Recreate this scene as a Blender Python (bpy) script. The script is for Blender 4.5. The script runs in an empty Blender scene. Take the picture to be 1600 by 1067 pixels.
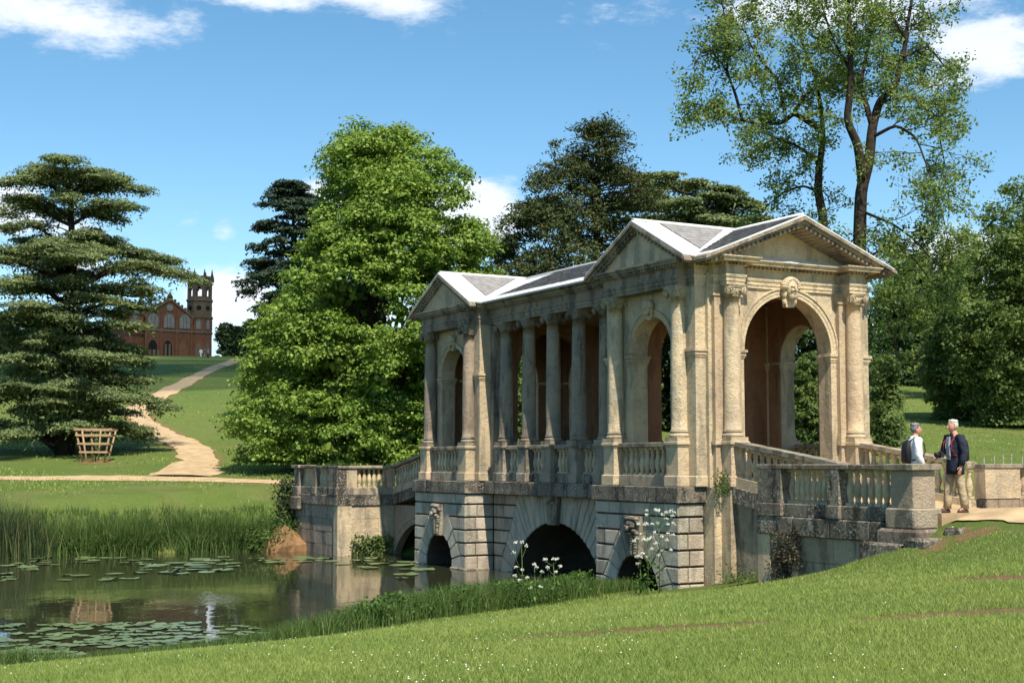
import bpy, math, random
import numpy as np
from math import radians, sin, cos, pi, sqrt, atan2, tan, asin
from mathutils import Vector, Matrix

# ------------------------------------------------------------------ camera, sky, sun, exposure
SC = bpy.context.scene
CAM_Z = 3.363
PITCH = radians(4.9)
F_PX = 2171.833            # focal length in pixels of the 1600 px wide photograph
cam_data = bpy.data.cameras.new("camera"); cam = bpy.data.objects.new("camera", cam_data)
SC.collection.objects.link(cam)
cam.location = (0, 0, CAM_Z); cam.rotation_euler = (pi / 2 + PITCH, 0, 0)
cam_data.sensor_width = 36; cam_data.lens = 36 * F_PX / 1600
cam_data.clip_start = 0.1; cam_data.clip_end = 9000
SC.camera = cam

SUN_EL = radians(54.5); SUN_AZ = radians(159.2)      # clockwise from +Y
world = bpy.data.worlds.new("World"); SC.world = world; world.use_nodes = True
sun_d = bpy.data.lights.new("sun", 'SUN'); sun = bpy.data.objects.new("sun", sun_d); SC.collection.objects.link(sun)
sun_d.energy = 5.0; sun_d.angle = radians(0.53); sun_d.color = (1.0, 0.91, 0.76)
sdir = Vector((sin(SUN_AZ) * cos(SUN_EL), cos(SUN_AZ) * cos(SUN_EL), sin(SUN_EL)))
sun.rotation_euler = sdir.to_track_quat('Z', 'Y').to_euler()
SC.view_settings.view_transform = 'Standard'; SC.view_settings.look = 'None'
SC.view_settings.exposure = 0.58; SC.view_settings.gamma = 1.0
SC.cycles.max_bounces = 6; SC.cycles.diffuse_bounces = 3; SC.cycles.glossy_bounces = 3
SC.cycles.transmission_bounces = 4; SC.cycles.transparent_max_bounces = 6
SC.cycles.use_denoising = True
SC.cycles.caustics_reflective = False; SC.cycles.caustics_refractive = False

def build_world():
    nt = world.node_tree; nt.nodes.clear(); N = nt.nodes.new; L = nt.links.new
    out = N('ShaderNodeOutputWorld'); bg = N('ShaderNodeBackground'); bg.inputs[1].default_value = 0.117
    sky = N('ShaderNodeTexSky'); sky.sky_type = 'NISHITA'; sky.sun_disc = False
    sky.sun_elevation = SUN_EL; sky.sun_rotation = SUN_AZ
    sky.air_density = 0.85; sky.dust_density = 0.0; sky.ozone_density = 1.0; sky.altitude = 0
    tc = N('ShaderNodeTexCoord'); sep = N('ShaderNodeSeparateXYZ'); L(tc.outputs['Generated'], sep.inputs[0])
    def m(op, a, b=None, c=None):
        n = N('ShaderNodeMath'); n.operation = op
        for i, s in enumerate((a, b, c)):
            if s is None: continue
            if hasattr(s, 'links') or hasattr(s, 'is_linked'): L(s, n.inputs[i])
            else: n.inputs[i].default_value = s
        return n.outputs[0]
    az = m('ARCTAN2', sep.outputs[0], sep.outputs[1]); el = m('ARCSINE', sep.outputs[2])
    # cloud noise lives on the direction sphere, stretched sideways
    comb = N('ShaderNodeCombineXYZ'); L(az, comb.inputs[0]); L(m('MULTIPLY', el, 2.6), comb.inputs[1])
    def noise(scale, det, rough, seed):
        n = N('ShaderNodeTexNoise'); n.noise_dimensions = '4D'; n.inputs['W'].default_value = seed
        L(comb.outputs[0], n.inputs['Vector'])
        n.inputs['Scale'].default_value = scale; n.inputs['Detail'].default_value = det; n.inputs['Roughness'].default_value = rough
        return n.outputs[0]
    n1 = noise(11, 9, 0.68, 1.3); n2 = noise(2.2, 3, 0.5, 4.1)
    # scattered banks all round the sky
    base = m('MULTIPLY', m('SUBTRACT', n2, 0.63), 1.6)
    total = base
    # (pixel x, y, half width, half height, weight): banks seen in the photograph, as directions
    for (px, py, hw, hh, wgt) in ((90, 22, 210, 62, .60), (220, 40, 90, 50, .42), (520, -4, 230, 30, .60), (1310, 5, 400, 62, .52), (1540, 70, 120, 70, .6),
                                  (740, 335, 75, 55, .95), (500, 320, 40, 40, .7), (355, 475, 80, 60, .95), (20, 320, 55, 45, .7), (120, 390, 60, 60, .6),
                                  (1510, 425, 90, 62, .85), (345, 365, 36, 26, .50), (295, 345, 36, 22, .42), (1290, 440, 60, 40, .6), (640, 500, 300, 60, .5)):
        dx = (px - 800) / F_PX; dy = (533.5 - py) / F_PX
        d = Vector((dx, cos(PITCH) - dy * sin(PITCH), sin(PITCH) + dy * cos(PITCH))).normalized()
        a0 = atan2(d.x, d.y); e0 = asin(d.z)
        qa = m('DIVIDE', m('SUBTRACT', az, a0), hw / F_PX); qe = m('DIVIDE', m('SUBTRACT', el, e0), hh / F_PX)
        g = m('EXPONENT', m('MULTIPLY', m('ADD', m('MULTIPLY', qa, qa), m('MULTIPLY', qe, qe)), -1.0))
        total = m('MAXIMUM', total, m('MULTIPLY', g, wgt))
    dens = m('ADD', m('MULTIPLY', m('SUBTRACT', n1, 0.5), 1.6), m('SUBTRACT', total, 0.22))
    mr = N('ShaderNodeMapRange'); mr.interpolation_type = 'SMOOTHSTEP'; L(dens, mr.inputs[0])
    mr.inputs[1].default_value = 0.0; mr.inputs[2].default_value = 0.42
    n3 = noise(14, 4, .6, 9.0)
    cr = N('ShaderNodeMix'); cr.data_type = 'RGBA'; L(n3, cr.inputs[0])
    cr.inputs[6].default_value = (5.2, 5.7, 6.3, 1); cr.inputs[7].default_value = (6.9, 7.1, 7.4, 1)
    mx = N('ShaderNodeMix'); mx.data_type = 'RGBA'; L(m('MULTIPLY', mr.outputs[0], 0.92), mx.inputs[0])
    hs = N('ShaderNodeHueSaturation'); hs.inputs['Saturation'].default_value = 1.2; hs.inputs['Hue'].default_value = .487; L(sky.outputs[0], hs.inputs['Color']); L(hs.outputs[0], mx.inputs[6]); L(cr.outputs[2], mx.inputs[7])
    L(mx.outputs[2], bg.inputs[0]); L(bg.outputs[0], out.inputs[0])
build_world()

rng = np.random.default_rng(7); random.seed(7)

# ------------------------------------------------------------------ helpers
def ray_dir(x, y):
    dx = (x - 800) / F_PX; dy = (533.5 - y) / F_PX
    return np.array([dx, cos(PITCH) - dy * sin(PITCH), sin(PITCH) + dy * cos(PITCH)])
def at_depth(x, y, d):
    r = ray_dir(x, y); p = r * (d / r[1]); return np.array([p[0], p[1], p[2] + CAM_Z])

PSI = radians(28.788); OX, OY = 5.349, 33.7        # bridge frame: u along the bridge (away), v across it (to the right)
UU = np.array([-sin(PSI), cos(PSI)]); VV = np.array([cos(PSI), sin(PSI)])
def w2uv(X, Y):
    dx = X - OX; dy = Y - OY
    return dx * UU[0] + dy * UU[1], dx * VV[0] + dy * VV[1]
def uv2w(u, v): return OX + u * UU[0] + v * VV[0], OY + u * UU[1] + v * VV[1]

class MB:
    """collects shapes of one mesh; swap=True: coordinates are given as (u, v, z) of the bridge frame"""
    def __init__(s, swap=False): s.v = []; s.f = []; s.sm = []; s.swap = swap
    def add(s, vs, fs, smooth=False):
        o = len(s.v); s.v += [tuple(map(float, p)) for p in vs]
        s.f += [tuple(i + o for i in f) for f in fs]; s.sm += [smooth] * len(fs); return s
    def hexa(s, p): return s.add(p, [(0, 3, 2, 1), (4, 5, 6, 7), (0, 1, 5, 4), (1, 2, 6, 5), (2, 3, 7, 6), (3, 0, 4, 7)])
    def box(s, x0, x1, y0, y1, z0, z1):
        return s.hexa([(x0, y0, z0), (x1, y0, z0), (x1, y1, z0), (x0, y1, z0), (x0, y0, z1), (x1, y0, z1), (x1, y1, z1), (x0, y1, z1)])
    def cbox(s, x0, x1, y0, y1, z0, z1, c=.015):
        """box with chamfered vertical and top edges"""
        def ring(k, z): return [(x0 + k, y0, z), (x1 - k, y0, z), (x1, y0 + k, z), (x1, y1 - k, z), (x1 - k, y1, z), (x0 + k, y1, z), (x0, y1 - k, z), (x0, y0 + k, z)]
        def ringi(k, z): return [(x0 + 2 * k, y0 + k, z), (x1 - 2 * k, y0 + k, z), (x1 - k, y0 + 2 * k, z), (x1 - k, y1 - 2 * k, z), (x1 - 2 * k, y1 - k, z), (x0 + 2 * k, y1 - k, z), (x0 + k, y1 - 2 * k, z), (x0 + k, y0 + 2 * k, z)]
        R = [ringi(c, z0), ring(c, z0 + c), ring(c, z1 - c), ringi(c, z1)]
        vs = sum(R, []); fs = [tuple(range(7, -1, -1)), tuple(range(24, 32))]
        for k in range(3):
            for i in range(8):
                j = (i + 1) % 8; fs.append((k * 8 + i, k * 8 + j, k * 8 + 8 + j, k * 8 + 8 + i))
        return s.add(vs, fs)
    def prism(s, poly, off):
        n = len(poly); off = np.array(off, float)
        vs = [tuple(p) for p in poly] + [tuple(np.array(p) + off) for p in poly]
        fs = [tuple(range(n))[::-1], tuple(range(n, 2 * n))] + [(i, (i + 1) % n, n + (i + 1) % n, n + i) for i in range(n)]
        return s.add(vs, fs)
    def block(s, poly, off, inset=.012, depth=.04):
        """dressed stone: a face polygon pushed out by off (unit vector), edges chamfered"""
        n = len(poly); P = [np.array(p, float) for p in poly]; c = sum(P) / n; off = np.array(off, float)
        fr = []
        for i in range(n):
            a = P[i - 1] - P[i]; b = P[(i + 1) % n] - P[i]
            la = np.linalg.norm(a) + 1e-9; lb = np.linalg.norm(b) + 1e-9; a = a / la; b = b / lb
            si = np.linalg.norm(np.cross(a, b)); k = inset / max(si, .35)
            fr.append(P[i] + (a + b) * min(k, la * .3, lb * .3))
        m0 = [p + off * (depth - inset * .8) for p in P]; m1 = [p + off * depth for p in fr]
        vs = P + m0 + m1; fs = []
        for k in range(2):
            for i in range(n):
                j = (i + 1) % n; fs.append((k * n + i, k * n + j, k * n + n + j, k * n + n + i))
        fs.append(tuple(range(2 * n, 3 * n)))
        return s.add(vs, fs)
    def lathe(s, prof, n=16, c=(0, 0, 0), smooth=True, sy=1.0):
        vs = []; fs = []
        for r, z in prof:
            for i in range(n):
                a = 2 * pi * i / n; vs.append((c[0] + r * cos(a), c[1] + r * sin(a) * sy, c[2] + z))
        for k in range(len(prof) - 1):
            for i in range(n):
                j = (i + 1) % n; fs.append((k * n + i, k * n + j, k * n + n + j, k * n + n + i))
        s.add(vs, fs, smooth)
        o = len(s.v) - len(vs); m = len(prof) - 1
        s.f += [tuple(o + i for i in range(n))[::-1], tuple(o + m * n + i for i in range(n))]; s.sm += [False, False]
        return s
    def tube(s, pts, rad, n=6, smooth=True, cap=True):
        P = [np.array(p, float) for p in pts]; m = len(P)
        if not hasattr(rad, '__len__'): rad = [rad] * m
        vs = []; fs = []
        ref = np.array([0.31, 0.77, 0.55])
        for i in range(m):
            t = P[min(i + 1, m - 1)] - P[max(i - 1, 0)]; t = t / (np.linalg.norm(t) + 1e-9)
            a = np.cross(t, ref); a /= np.linalg.norm(a) + 1e-9; b = np.cross(t, a)
            for k in range(n):
                an = 2 * pi * k / n; vs.append(P[i] + rad[i] * (cos(an) * a + sin(an) * b))
        for i in range(m - 1):
            for k in range(n):
                j = (k + 1) % n; fs.append((i * n + k, i * n + j, i * n + n + j, i * n + n + k))
        s.add(vs, fs, smooth)
        if cap:
            o = len(s.v) - len(vs)
            s.f += [tuple(o + i for i in range(n))[::-1], tuple(o + (m - 1) * n + i for i in range(n))]; s.sm += [False, False]
        return s
    def loft(s, rings, smooth=True, cap=True):
        n = len(rings[0]); vs = sum([list(r) for r in rings], []); fs = []
        for k in range(len(rings) - 1):
            for i in range(n):
                j = (i + 1) % n; fs.append((k * n + i, k * n + j, k * n + n + j, k * n + n + i))
        s.add(vs, fs, smooth)
        if cap:
            o = len(s.v) - len(vs); m = len(rings) - 1
            s.f += [tuple(o + i for i in range(n))[::-1], tuple(o + m * n + i for i in range(n))]; s.sm += [False, False]
        return s
    def mesh(s, name):
        me = bpy.data.meshes.new(name)
        vs = [(p[1], p[0], p[2]) for p in s.v] if s.swap else s.v
        me.from_pydata(vs, [], s.f)
        if any(s.sm): me.polygons.foreach_set('use_smooth', s.sm)
        return me
    def build(s, name, mat, parent=None, loc=None):
        return obj(name, s.mesh(name), mat, parent, loc)

def obj(name, me, mat=None, parent=None, loc=None, rot=None):
    o = bpy.data.objects.new(name, me); SC.collection.objects.link(o)
    if mat is not None and me is not None and not me.materials: me.materials.append(mat)
    if parent is not None: o.parent = parent
    if loc is not None: o.location = loc
    if rot is not None: o.rotation_euler = rot
    return o
def empty(name, loc=(0, 0, 0), rz=0.0):
    o = bpy.data.objects.new(name, None); SC.collection.objects.link(o); o.location = loc; o.rotation_euler = (0, 0, rz)
    o.empty_display_size = .2; return o
def tag(o, label=None, cat=None, group=None, kind=None):
    if label: o["label"] = label
    if cat: o["category"] = cat
    if group: o["group"] = group
    if kind: o["kind"] = kind
    return o

def raw_mesh(name, verts, nper, smooth=False):
    """verts (N*nper, 3): N separate polygons of nper corners"""
    me = bpy.data.meshes.new(name); nv = len(verts); nf = nv // nper
    me.vertices.add(nv); me.vertices.foreach_set('co', np.ascontiguousarray(verts, dtype=np.float32).ravel())
    me.loops.add(nv); me.loops.foreach_set('vertex_index', np.arange(nv, dtype=np.int32))
    me.polygons.add(nf); me.polygons.foreach_set('loop_start', np.arange(0, nv, nper, dtype=np.int32))
    me.polygons.foreach_set('loop_total', np.full(nf, nper, dtype=np.int32))
    me.update(calc_edges=True); return me

def unit(a): return a / (np.linalg.norm(a, axis=-1, keepdims=True) + 1e-9)
def leaf_mesh(name, pos, nrm, size, aspect=.6, r=rng, dirs=None, fold=.12, tri=False):
    """rhombic leaves: pos (N,3), nrm (N,3), size (N,)"""
    N = len(pos); nrm = unit(nrm)
    if dirs is None: dirs = r.normal(size=(N, 3))
    t = unit(dirs - (dirs * nrm).sum(1, keepdims=True) * nrm); b = np.cross(nrm, t)
    size = np.asarray(size)[:, None]
    if tri:
        v = np.empty((N, 3, 3)); v[:, 0] = pos - t * size * .5 - b * size * .5 * aspect; v[:, 1] = pos - t * size * .5 + b * size * .5 * aspect; v[:, 2] = pos + t * size * .5 + nrm * size * fold
        return raw_mesh(name, v.reshape(-1, 3), 3)
    v = np.empty((N, 4, 3))
    v[:, 0] = pos - t * size * .5; v[:, 2] = pos + t * size * .5
    v[:, 1] = pos + b * size * .5 * aspect + nrm * size * fold - t * size * .08
    v[:, 3] = pos - b * size * .5 * aspect + nrm * size * fold - t * size * .08
    return raw_mesh(name, v.reshape(-1, 3), 4)
# ------------------------------------------------------------------ materials
def new_mat(name):
    m = bpy.data.materials.new(name); m.use_nodes = True; nt = m.node_tree; nt.nodes.clear()
    return m, nt, nt.nodes.new, nt.links.new
def pos_node(N, L, scale=(1, 1, 1)):
    g = N('ShaderNodeNewGeometry'); mp = N('ShaderNodeMapping'); mp.inputs['Scale'].default_value = scale
    L(g.outputs['Position'], mp.inputs[0]); return mp.outputs[0]
def tex(N, L, vec, scale, det=5, rough=.55, dist=0.0):
    n = N('ShaderNodeTexNoise'); L(vec, n.inputs['Vector']); n.inputs['Scale'].default_value = scale
    n.inputs['Detail'].default_value = det; n.inputs['Roughness'].default_value = rough; n.inputs['Distortion'].default_value = dist
    return n.outputs[0]
def ramp(N, L, fac, lo, hi):
    r = N('ShaderNodeMapRange'); L(fac, r.inputs[0]); r.inputs[1].default_value = lo; r.inputs[2].default_value = hi
    r.interpolation_type = 'SMOOTHSTEP'; return r.outputs[0]
def mix(N, L, fac, a, b, mode='MIX'):
    x = N('ShaderNodeMix'); x.data_type = 'RGBA'; x.blend_type = mode
    if hasattr(fac, 'is_linked'): L(fac, x.inputs[0])
    else: x.inputs[0].default_value = fac
    for s, k in ((a, 6), (b, 7)):
        if hasattr(s, 'is_linked'): L(s, x.inputs[k])
        else: x.inputs[k].default_value = (*s, 1)
    return x.outputs[2]
def mth(N, L, op, a, b):
    n = N('ShaderNodeMath'); n.operation = op
    for i, s in enumerate((a, b)):
        if hasattr(s, 'is_linked'): L(s, n.inputs[i])
        else: n.inputs[i].default_value = s
    return n.outputs[0]
def finish(N, L, col, rough=.85, bump=None, bstr=.3, bdist=.02, spec=.3, metal=0.0):
    out = N('ShaderNodeOutputMaterial'); p = N('ShaderNodeBsdfPrincipled')
    if hasattr(col, 'is_linked'): L(col, p.inputs['Base Color'])
    else: p.inputs['Base Color'].default_value = (*col, 1)
    if hasattr(rough, 'is_linked'): L(rough, p.inputs['Roughness'])
    else: p.inputs['Roughness'].default_value = rough
    p.inputs['Specular IOR Level'].default_value = spec; p.inputs['Metallic'].default_value = metal
    if bump is not None:
        b = N('ShaderNodeBump'); b.inputs['Strength'].default_value = bstr; b.inputs['Distance'].default_value = bdist
        L(bump, b.inputs['Height']); L(b.outputs[0], p.inputs['Normal'])
    L(p.outputs[0], out.inputs[0]); return p

def stone_mat(name, c1, c2, stain, stain_amt=.5, lich=.35, seed=0.0, per_obj=.12):
    m, nt, N, L = new_mat(name)
    v = pos_node(N, L); vs = pos_node(N, L, (1, 1, .22))
    add = N('ShaderNodeVectorMath'); add.inputs[1].default_value = (seed, seed * 2, seed * .7); L(v, add.inputs[0]); v = add.outputs[0]
    n1 = tex(N, L, v, 1.3, 6, .6); n2 = tex(N, L, v, 7, 6, .65); n3 = tex(N, L, v, 28, 4, .6); ns = tex(N, L, vs, 2.6, 6, .6, .4)
    col = mix(N, L, ramp(N, L, n1, .35, .65), c1, c2)
    col = mix(N, L, mth(N, L, 'MULTIPLY', ramp(N, L, n2, .5, .72), .45), col, (c2[0] * .62, c2[1] * .64, c2[2] * .68))
    col = mix(N, L, mth(N, L, 'MULTIPLY', ramp(N, L, ns, .49, .62), stain_amt), col, stain)
    n4 = tex(N, L, v, 3.1, 8, .7)
    col = mix(N, L, mth(N, L, 'MULTIPLY', ramp(N, L, n4, .56, .66), lich), col, (.46, .45, .40))
    vo = N('ShaderNodeTexVoronoi'); vo.inputs['Scale'].default_value = 2.3; dv = N('ShaderNodeVectorMath'); dv.operation = 'ADD'; nv = N('ShaderNodeTexNoise'); nv.inputs['Scale'].default_value = 3.0; L(v, nv.inputs['Vector']); L(v, dv.inputs[0]); L(nv.outputs[1], dv.inputs[1]); L(dv.outputs[0], vo.inputs['Vector'])
    col = mix(N, L, mth(N, L, 'MULTIPLY', ramp(N, L, n3, .55, .70), .40), col, tuple(c * .9 for c in stain))
    col = mix(N, L, mth(N, L, 'MULTIPLY', ramp(N, L, vo.outputs['Distance'], .33, .18), .30), col, (c1[0] * 1.12, c1[1] * 1.1, c1[2] * 1.05))
    if name == 'blackened_limestone':
        n5 = tex(N, L, v, 17, 6, .75); n6 = tex(N, L, v, 1.7, 4, .6)
        col = mix(N, L, mth(N, L, 'MULTIPLY', ramp(N, L, n5, .54, .62), ramp(N, L, n6, .40, .58)), col, (.50, .47, .40))
        col = mix(N, L, mth(N, L, 'MULTIPLY', ramp(N, L, n5, .47, .40), .7), col, (.03, .028, .025))
    oi = N('ShaderNodeObjectInfo')
    col = mix(N, L, mth(N, L, 'MULTIPLY', ramp(N, L, mth(N, L, 'FRACT', mth(N, L, 'MULTIPLY', oi.outputs['Random'], 7.3), 0.0), .5, 1.0), .38), col, (c1[0] * .92, c1[1] * .78, c1[2] * .78))
    br = mth(N, L, 'ADD', mth(N, L, 'MULTIPLY', oi.outputs['Random'], per_obj * 2), 1 - per_obj)
    cb = N('ShaderNodeCombineColor')
    for i in range(3): L(br, cb.inputs[i])
    col = mix(N, L, 1.0, col, cb.outputs[0], 'MULTIPLY')
    h = mth(N, L, 'ADD', n3, mth(N, L, 'MULTIPLY', n2, 2.2))
    finish(N, L, col, .9, h, .75, .03, .12); return m

M = {}
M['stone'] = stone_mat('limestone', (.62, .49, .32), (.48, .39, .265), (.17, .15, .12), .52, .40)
M['stone_grey'] = stone_mat('weathered_shade_limestone', (.375, .31, .225), (.265, .228, .178), (.075, .068, .058), .72, .36, 3.0)  # weathered grey, with the long side's shade painted in as darker colour
M['stone_dark'] = stone_mat('blackened_limestone', (.25, .215, .165), (.115, .10, .08), (.028, .026, .022), .85, .6, 9.0)
M['stone_pale'] = stone_mat('pale_washed_limestone', (.52, .46, .36), (.42, .375, .30), (.15, .135, .11), .5, .3, 6.0, .16)
M['core'] = stone_mat('joint_mortar', (.10, .09, .07), (.07, .065, .05), (.03, .03, .027), .5, .1, 5.0)
M['plaster'] = stone_mat('terracotta_plaster', (.31, .175, .095), (.23, .135, .08), (.09, .058, .042), .6, .1, 2.0)
M['temple'] = stone_mat('brown_ironstone', (.20, .08, .045), (.145, .064, .04), (.07, .045, .03), .4, .05, 1.0)
M['temple_pale'] = stone_mat('pale_dressings', (.17, .12, .08), (.135, .095, .065), (.10, .08, .06), .4, .1, 1.5)

def simple(name, c1, c2=None, scale=6, rough=.85, bump=.2, spec=.25, bd=.01, bs=None):
    m, nt, N, L = new_mat(name); v = pos_node(N, L); n = tex(N, L, v, scale, 6, .6)
    col = mix(N, L, ramp(N, L, n, .3, .7), c1, c2 or tuple(c * .75 for c in c1))
    finish(N, L, col, rough, tex(N, L, v, bs or scale * 5, 4, .6), bump, bd, spec); return m
M['lead'] = simple('lead_sheet', (.72, .72, .71), (.56, .57, .57), 2.2, .5, .15, .4)
M['slate'] = simple('stone_slate', (.30, .285, .28), (.19, .18, .18), 5, .75, .5, .3, .02)
M['path'] = simple('sandy_path', (.52, .385, .225), (.34, .245, .145), 1.6, .95, .5, .1, .03, 9)
M['soil'] = simple('bare_soil', (.27, .155, .075), (.19, .115, .06), 3, .95, .7, .1, .04, 20)
M['bark'] = simple('bark', (.06, .047, .036), (.032, .026, .021), 5, .95, .9, .1, .05, 18)
M['twig'] = simple('twig_bark', (.15, .125, .095), (.09, .075, .055), 5, .95, .5, .1, .02)
M['wood'] = simple('sawn_timber', (.42, .29, .17), (.31, .21, .12), 9, .85, .4, .2)
M['post'] = simple('grey_post_wood', (.24, .22, .18), (.16, .15, .12), 9, .9, .4, .2)
M['dark'] = simple('dark_void', (.012, .011, .010), None, 3, .9, .1)
M['glass_dull'] = simple('dull_window_glass', (.19, .17, .155), (.12, .11, .105), 2, .35, .05, .5)
M['skin'] = simple('skin', (.52, .27, .19), (.46, .22, .15), 20, .55, .05, .35)
M['hair_white'] = simple('white_hair', (.66, .62, .55), (.5, .47, .42), 60, .8, .6, .2)
M['hair_grey'] = simple('grey_hair', (.30, .29, .29), (.08, .08, .085), 28, .8, .6, .2)
M['white_cloth'] = simple('white_fleece', (.80, .80, .81), (.72, .72, .74), 12, .9, .8, .1, .04, 11)
M['navy'] = simple('navy_jacket', (.024, .03, .048), (.014, .018, .03), 10, .8, .9, .2, .05, 11)
M['khaki'] = simple('khaki_cotton', (.44, .35, .23), (.36, .285, .185), 10, .9, .9, .1, .05, 10)
M['red'] = simple('red_trim', (.42, .03, .05), (.32, .02, .04), 10, .7, .1)
M['black'] = simple('black_nylon', (.012, .012, .015), (.02, .02, .024), 10, .6, .2)
M['shirt'] = simple('check_shirt', (.42, .44, .48), (.2, .22, .27), 40, .9, .1)
M['shoe'] = simple('brown_shoe', (.09, .045, .035), (.05, .03, .025), 10, .6, .1)
M['purple'] = simple('dark_purple_cloth', (.035, .022, .07), (.02, .013, .045), 10, .9, .2)
M['blue_cloth'] = simple('pale_blue_cloth', (.3, .36, .5), (.2, .25, .38), 10, .9, .2)

def leaf_mat(name, c1, c2, c3=None, trans=.35, rough=.55, clump=.5, spec=.25):
    m, nt, N, L = new_mat(name)
    g = N('ShaderNodeNewGeometry'); v = pos_node(N, L)
    n = tex(N, L, v, clump, 3, .6)
    col = mix(N, L, ramp(N, L, n, .35, .65), c1, c2)
    if c3: col = mix(N, L, mth(N, L, 'MULTIPLY', ramp(N, L, g.outputs['Random Per Island'], .55, 1.0), .8), col, c3)
    hsv = N('ShaderNodeHueSaturation'); L(col, hsv.inputs['Color'])
    L(mth(N, L, 'ADD', mth(N, L, 'MULTIPLY', g.outputs['Random Per Island'], .5), .75), hsv.inputs['Value'])
    col = hsv.outputs[0]
    p = finish(N, L, col, rough, None, spec=spec)
    if trans > 0:
        out = [x for x in nt.nodes if x.type == 'OUTPUT_MATERIAL'][0]
        t = N('ShaderNodeBsdfTranslucent'); ms = N('ShaderNodeMixShader'); ms.inputs[0].default_value = trans
        L(mix(N, L, 1.0, col, (1.25, 1.25, .7), 'MULTIPLY'), t.inputs[0]); L(p.outputs[0], ms.inputs[1]); L(t.outputs[0], ms.inputs[2]); L(ms.outputs[0], out.inputs[0])
    return m
M['lime'] = leaf_mat('lime_leaves', (.185, .28, .048), (.14, .24, .04), (.25, .33, .075))
M['cedar'] = leaf_mat('cedar_needles', (.145, .19, .072), (.11, .155, .066), (.20, .23, .095), .22, .7, .35)
M['conifer'] = leaf_mat('dark_conifer_needles', (.035, .062, .035), (.026, .05, .032), (.05, .075, .035), .12, .7)
M['yew'] = leaf_mat('brown_green_yew', (.058, .085, .028), (.042, .068, .025), (.10, .088, .03), .15, .7, .4)
M['ash'] = leaf_mat('young_pale_leaves', (.18, .255, .075), (.14, .22, .07), (.26, .30, .105), .45, .55)
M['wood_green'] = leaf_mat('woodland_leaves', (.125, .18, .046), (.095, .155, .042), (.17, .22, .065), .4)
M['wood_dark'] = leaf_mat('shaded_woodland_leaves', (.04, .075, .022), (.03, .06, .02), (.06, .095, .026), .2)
M['reed'] = leaf_mat('reed_blades', (.055, .092, .032), (.038, .074, .032), (.14, .14, .055), .3, .6, .8)
M['sedge'] = leaf_mat('sedge_blades', (.085, .15, .032), (.065, .125, .03), (.14, .175, .055), .3, .6, .8)
M['nettle'] = leaf_mat('nettle_leaves', (.068, .135, .024), (.05, .11, .022), (.10, .165, .034), .3, .55, 1.5)
M['ivy'] = leaf_mat('ivy_leaves', (.05, .075, .025), (.04, .06, .022), (.08, .09, .03), .15)
M['dead_veg'] = leaf_mat('withered_stems', (.075, .055, .03), (.055, .045, .03), (.09, .08, .035), .1)
M['blade'] = leaf_mat('lawn_blades', (.31, .385, .095), (.24, .33, .075), (.38, .40, .16), .45, .6, .45, .2)
M['lily'] = leaf_mat('lily_pad', (.14, .19, .075), (.105, .15, .06), (.19, .22, .10), 0, .35, 1.0, .5)
M['petal'] = simple('white_petals', (.66, .66, .58), (.55, .56, .46), 30, .8, .1)
M['stem'] = simple('green_stem', (.13, .19, .06), (.09, .14, .045), 8, .7, .1)

def ground_mat():
    m, nt, N, L = new_mat('turf'); v = pos_node(N, L)
    n0 = tex(N, L, v, .045, 4, .6); n1 = tex(N, L, v, .22, 5, .65); n2 = tex(N, L, v, .9, 6, .7); n3 = tex(N, L, v, 9, 5, .75); n4 = tex(N, L, v, 3.2, 5, .7)
    col = mix(N, L, ramp(N, L, n0, .35, .65), (.145, .19, .046), (.105, .16, .035))
    col = mix(N, L, mth(N, L, 'MULTIPLY', ramp(N, L, n1, .46, .68), .65), col, (.19, .19, .072))
    col = mix(N, L, mth(N, L, 'MULTIPLY', ramp(N, L, n2, .50, .68), .6), col, (.095, .145, .03))
    col = mix(N, L, mth(N, L, 'MULTIPLY', ramp(N, L, n4, .55, .7), .5), col, (.18, .205, .078))
    col = mix(N, L, mth(N, L, 'MULTIPLY', ramp(N, L, n3, .42, .75), .55), col, (.075, .11, .026))
    at = N('ShaderNodeAttribute'); at.attribute_name = 'soil'
    f = mth(N, L, 'ADD', at.outputs['Fac'], mth(N, L, 'MULTIPLY', mth(N, L, 'SUBTRACT', mth(N, L, 'ADD', mth(N, L, 'MULTIPLY', n4, .6), mth(N, L, 'MULTIPLY', n3, .4)), .5), 2.6))
    so = mix(N, L, ramp(N, L, n3, .35, .65), (.27, .165, .085), (.19, .12, .065))
    col = mix(N, L, ramp(N, L, f, .45, .72), col, so)
    finish(N, L, col, .95, mth(N, L, 'ADD', tex(N, L, v, 22, 6, .7), mth(N, L, 'MULTIPLY', n4, 1.5)), .9, .08, .1); return m
M['turf'] = ground_mat()
def water_mat():
    m, nt, N, L = new_mat('lake_water'); v = pos_node(N, L, (1, .55, 1))
    n1 = tex(N, L, v, 1.1, 3, .5); n2 = tex(N, L, v, 6.5, 3, .55)
    patch = ramp(N, L, tex(N, L, pos_node(N, L), .16, 2, .5), .46, .62)
    h = mth(N, L, 'ADD', mth(N, L, 'MULTIPLY', n1, .5), mth(N, L, 'MULTIPLY', mth(N, L, 'MULTIPLY', n2, patch), .55))
    p = finish(N, L, (.030, .034, .018), .03, h, .21, .06, .5); p.inputs['IOR'].default_value = 1.33; return m
M['water'] = water_mat()
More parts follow.
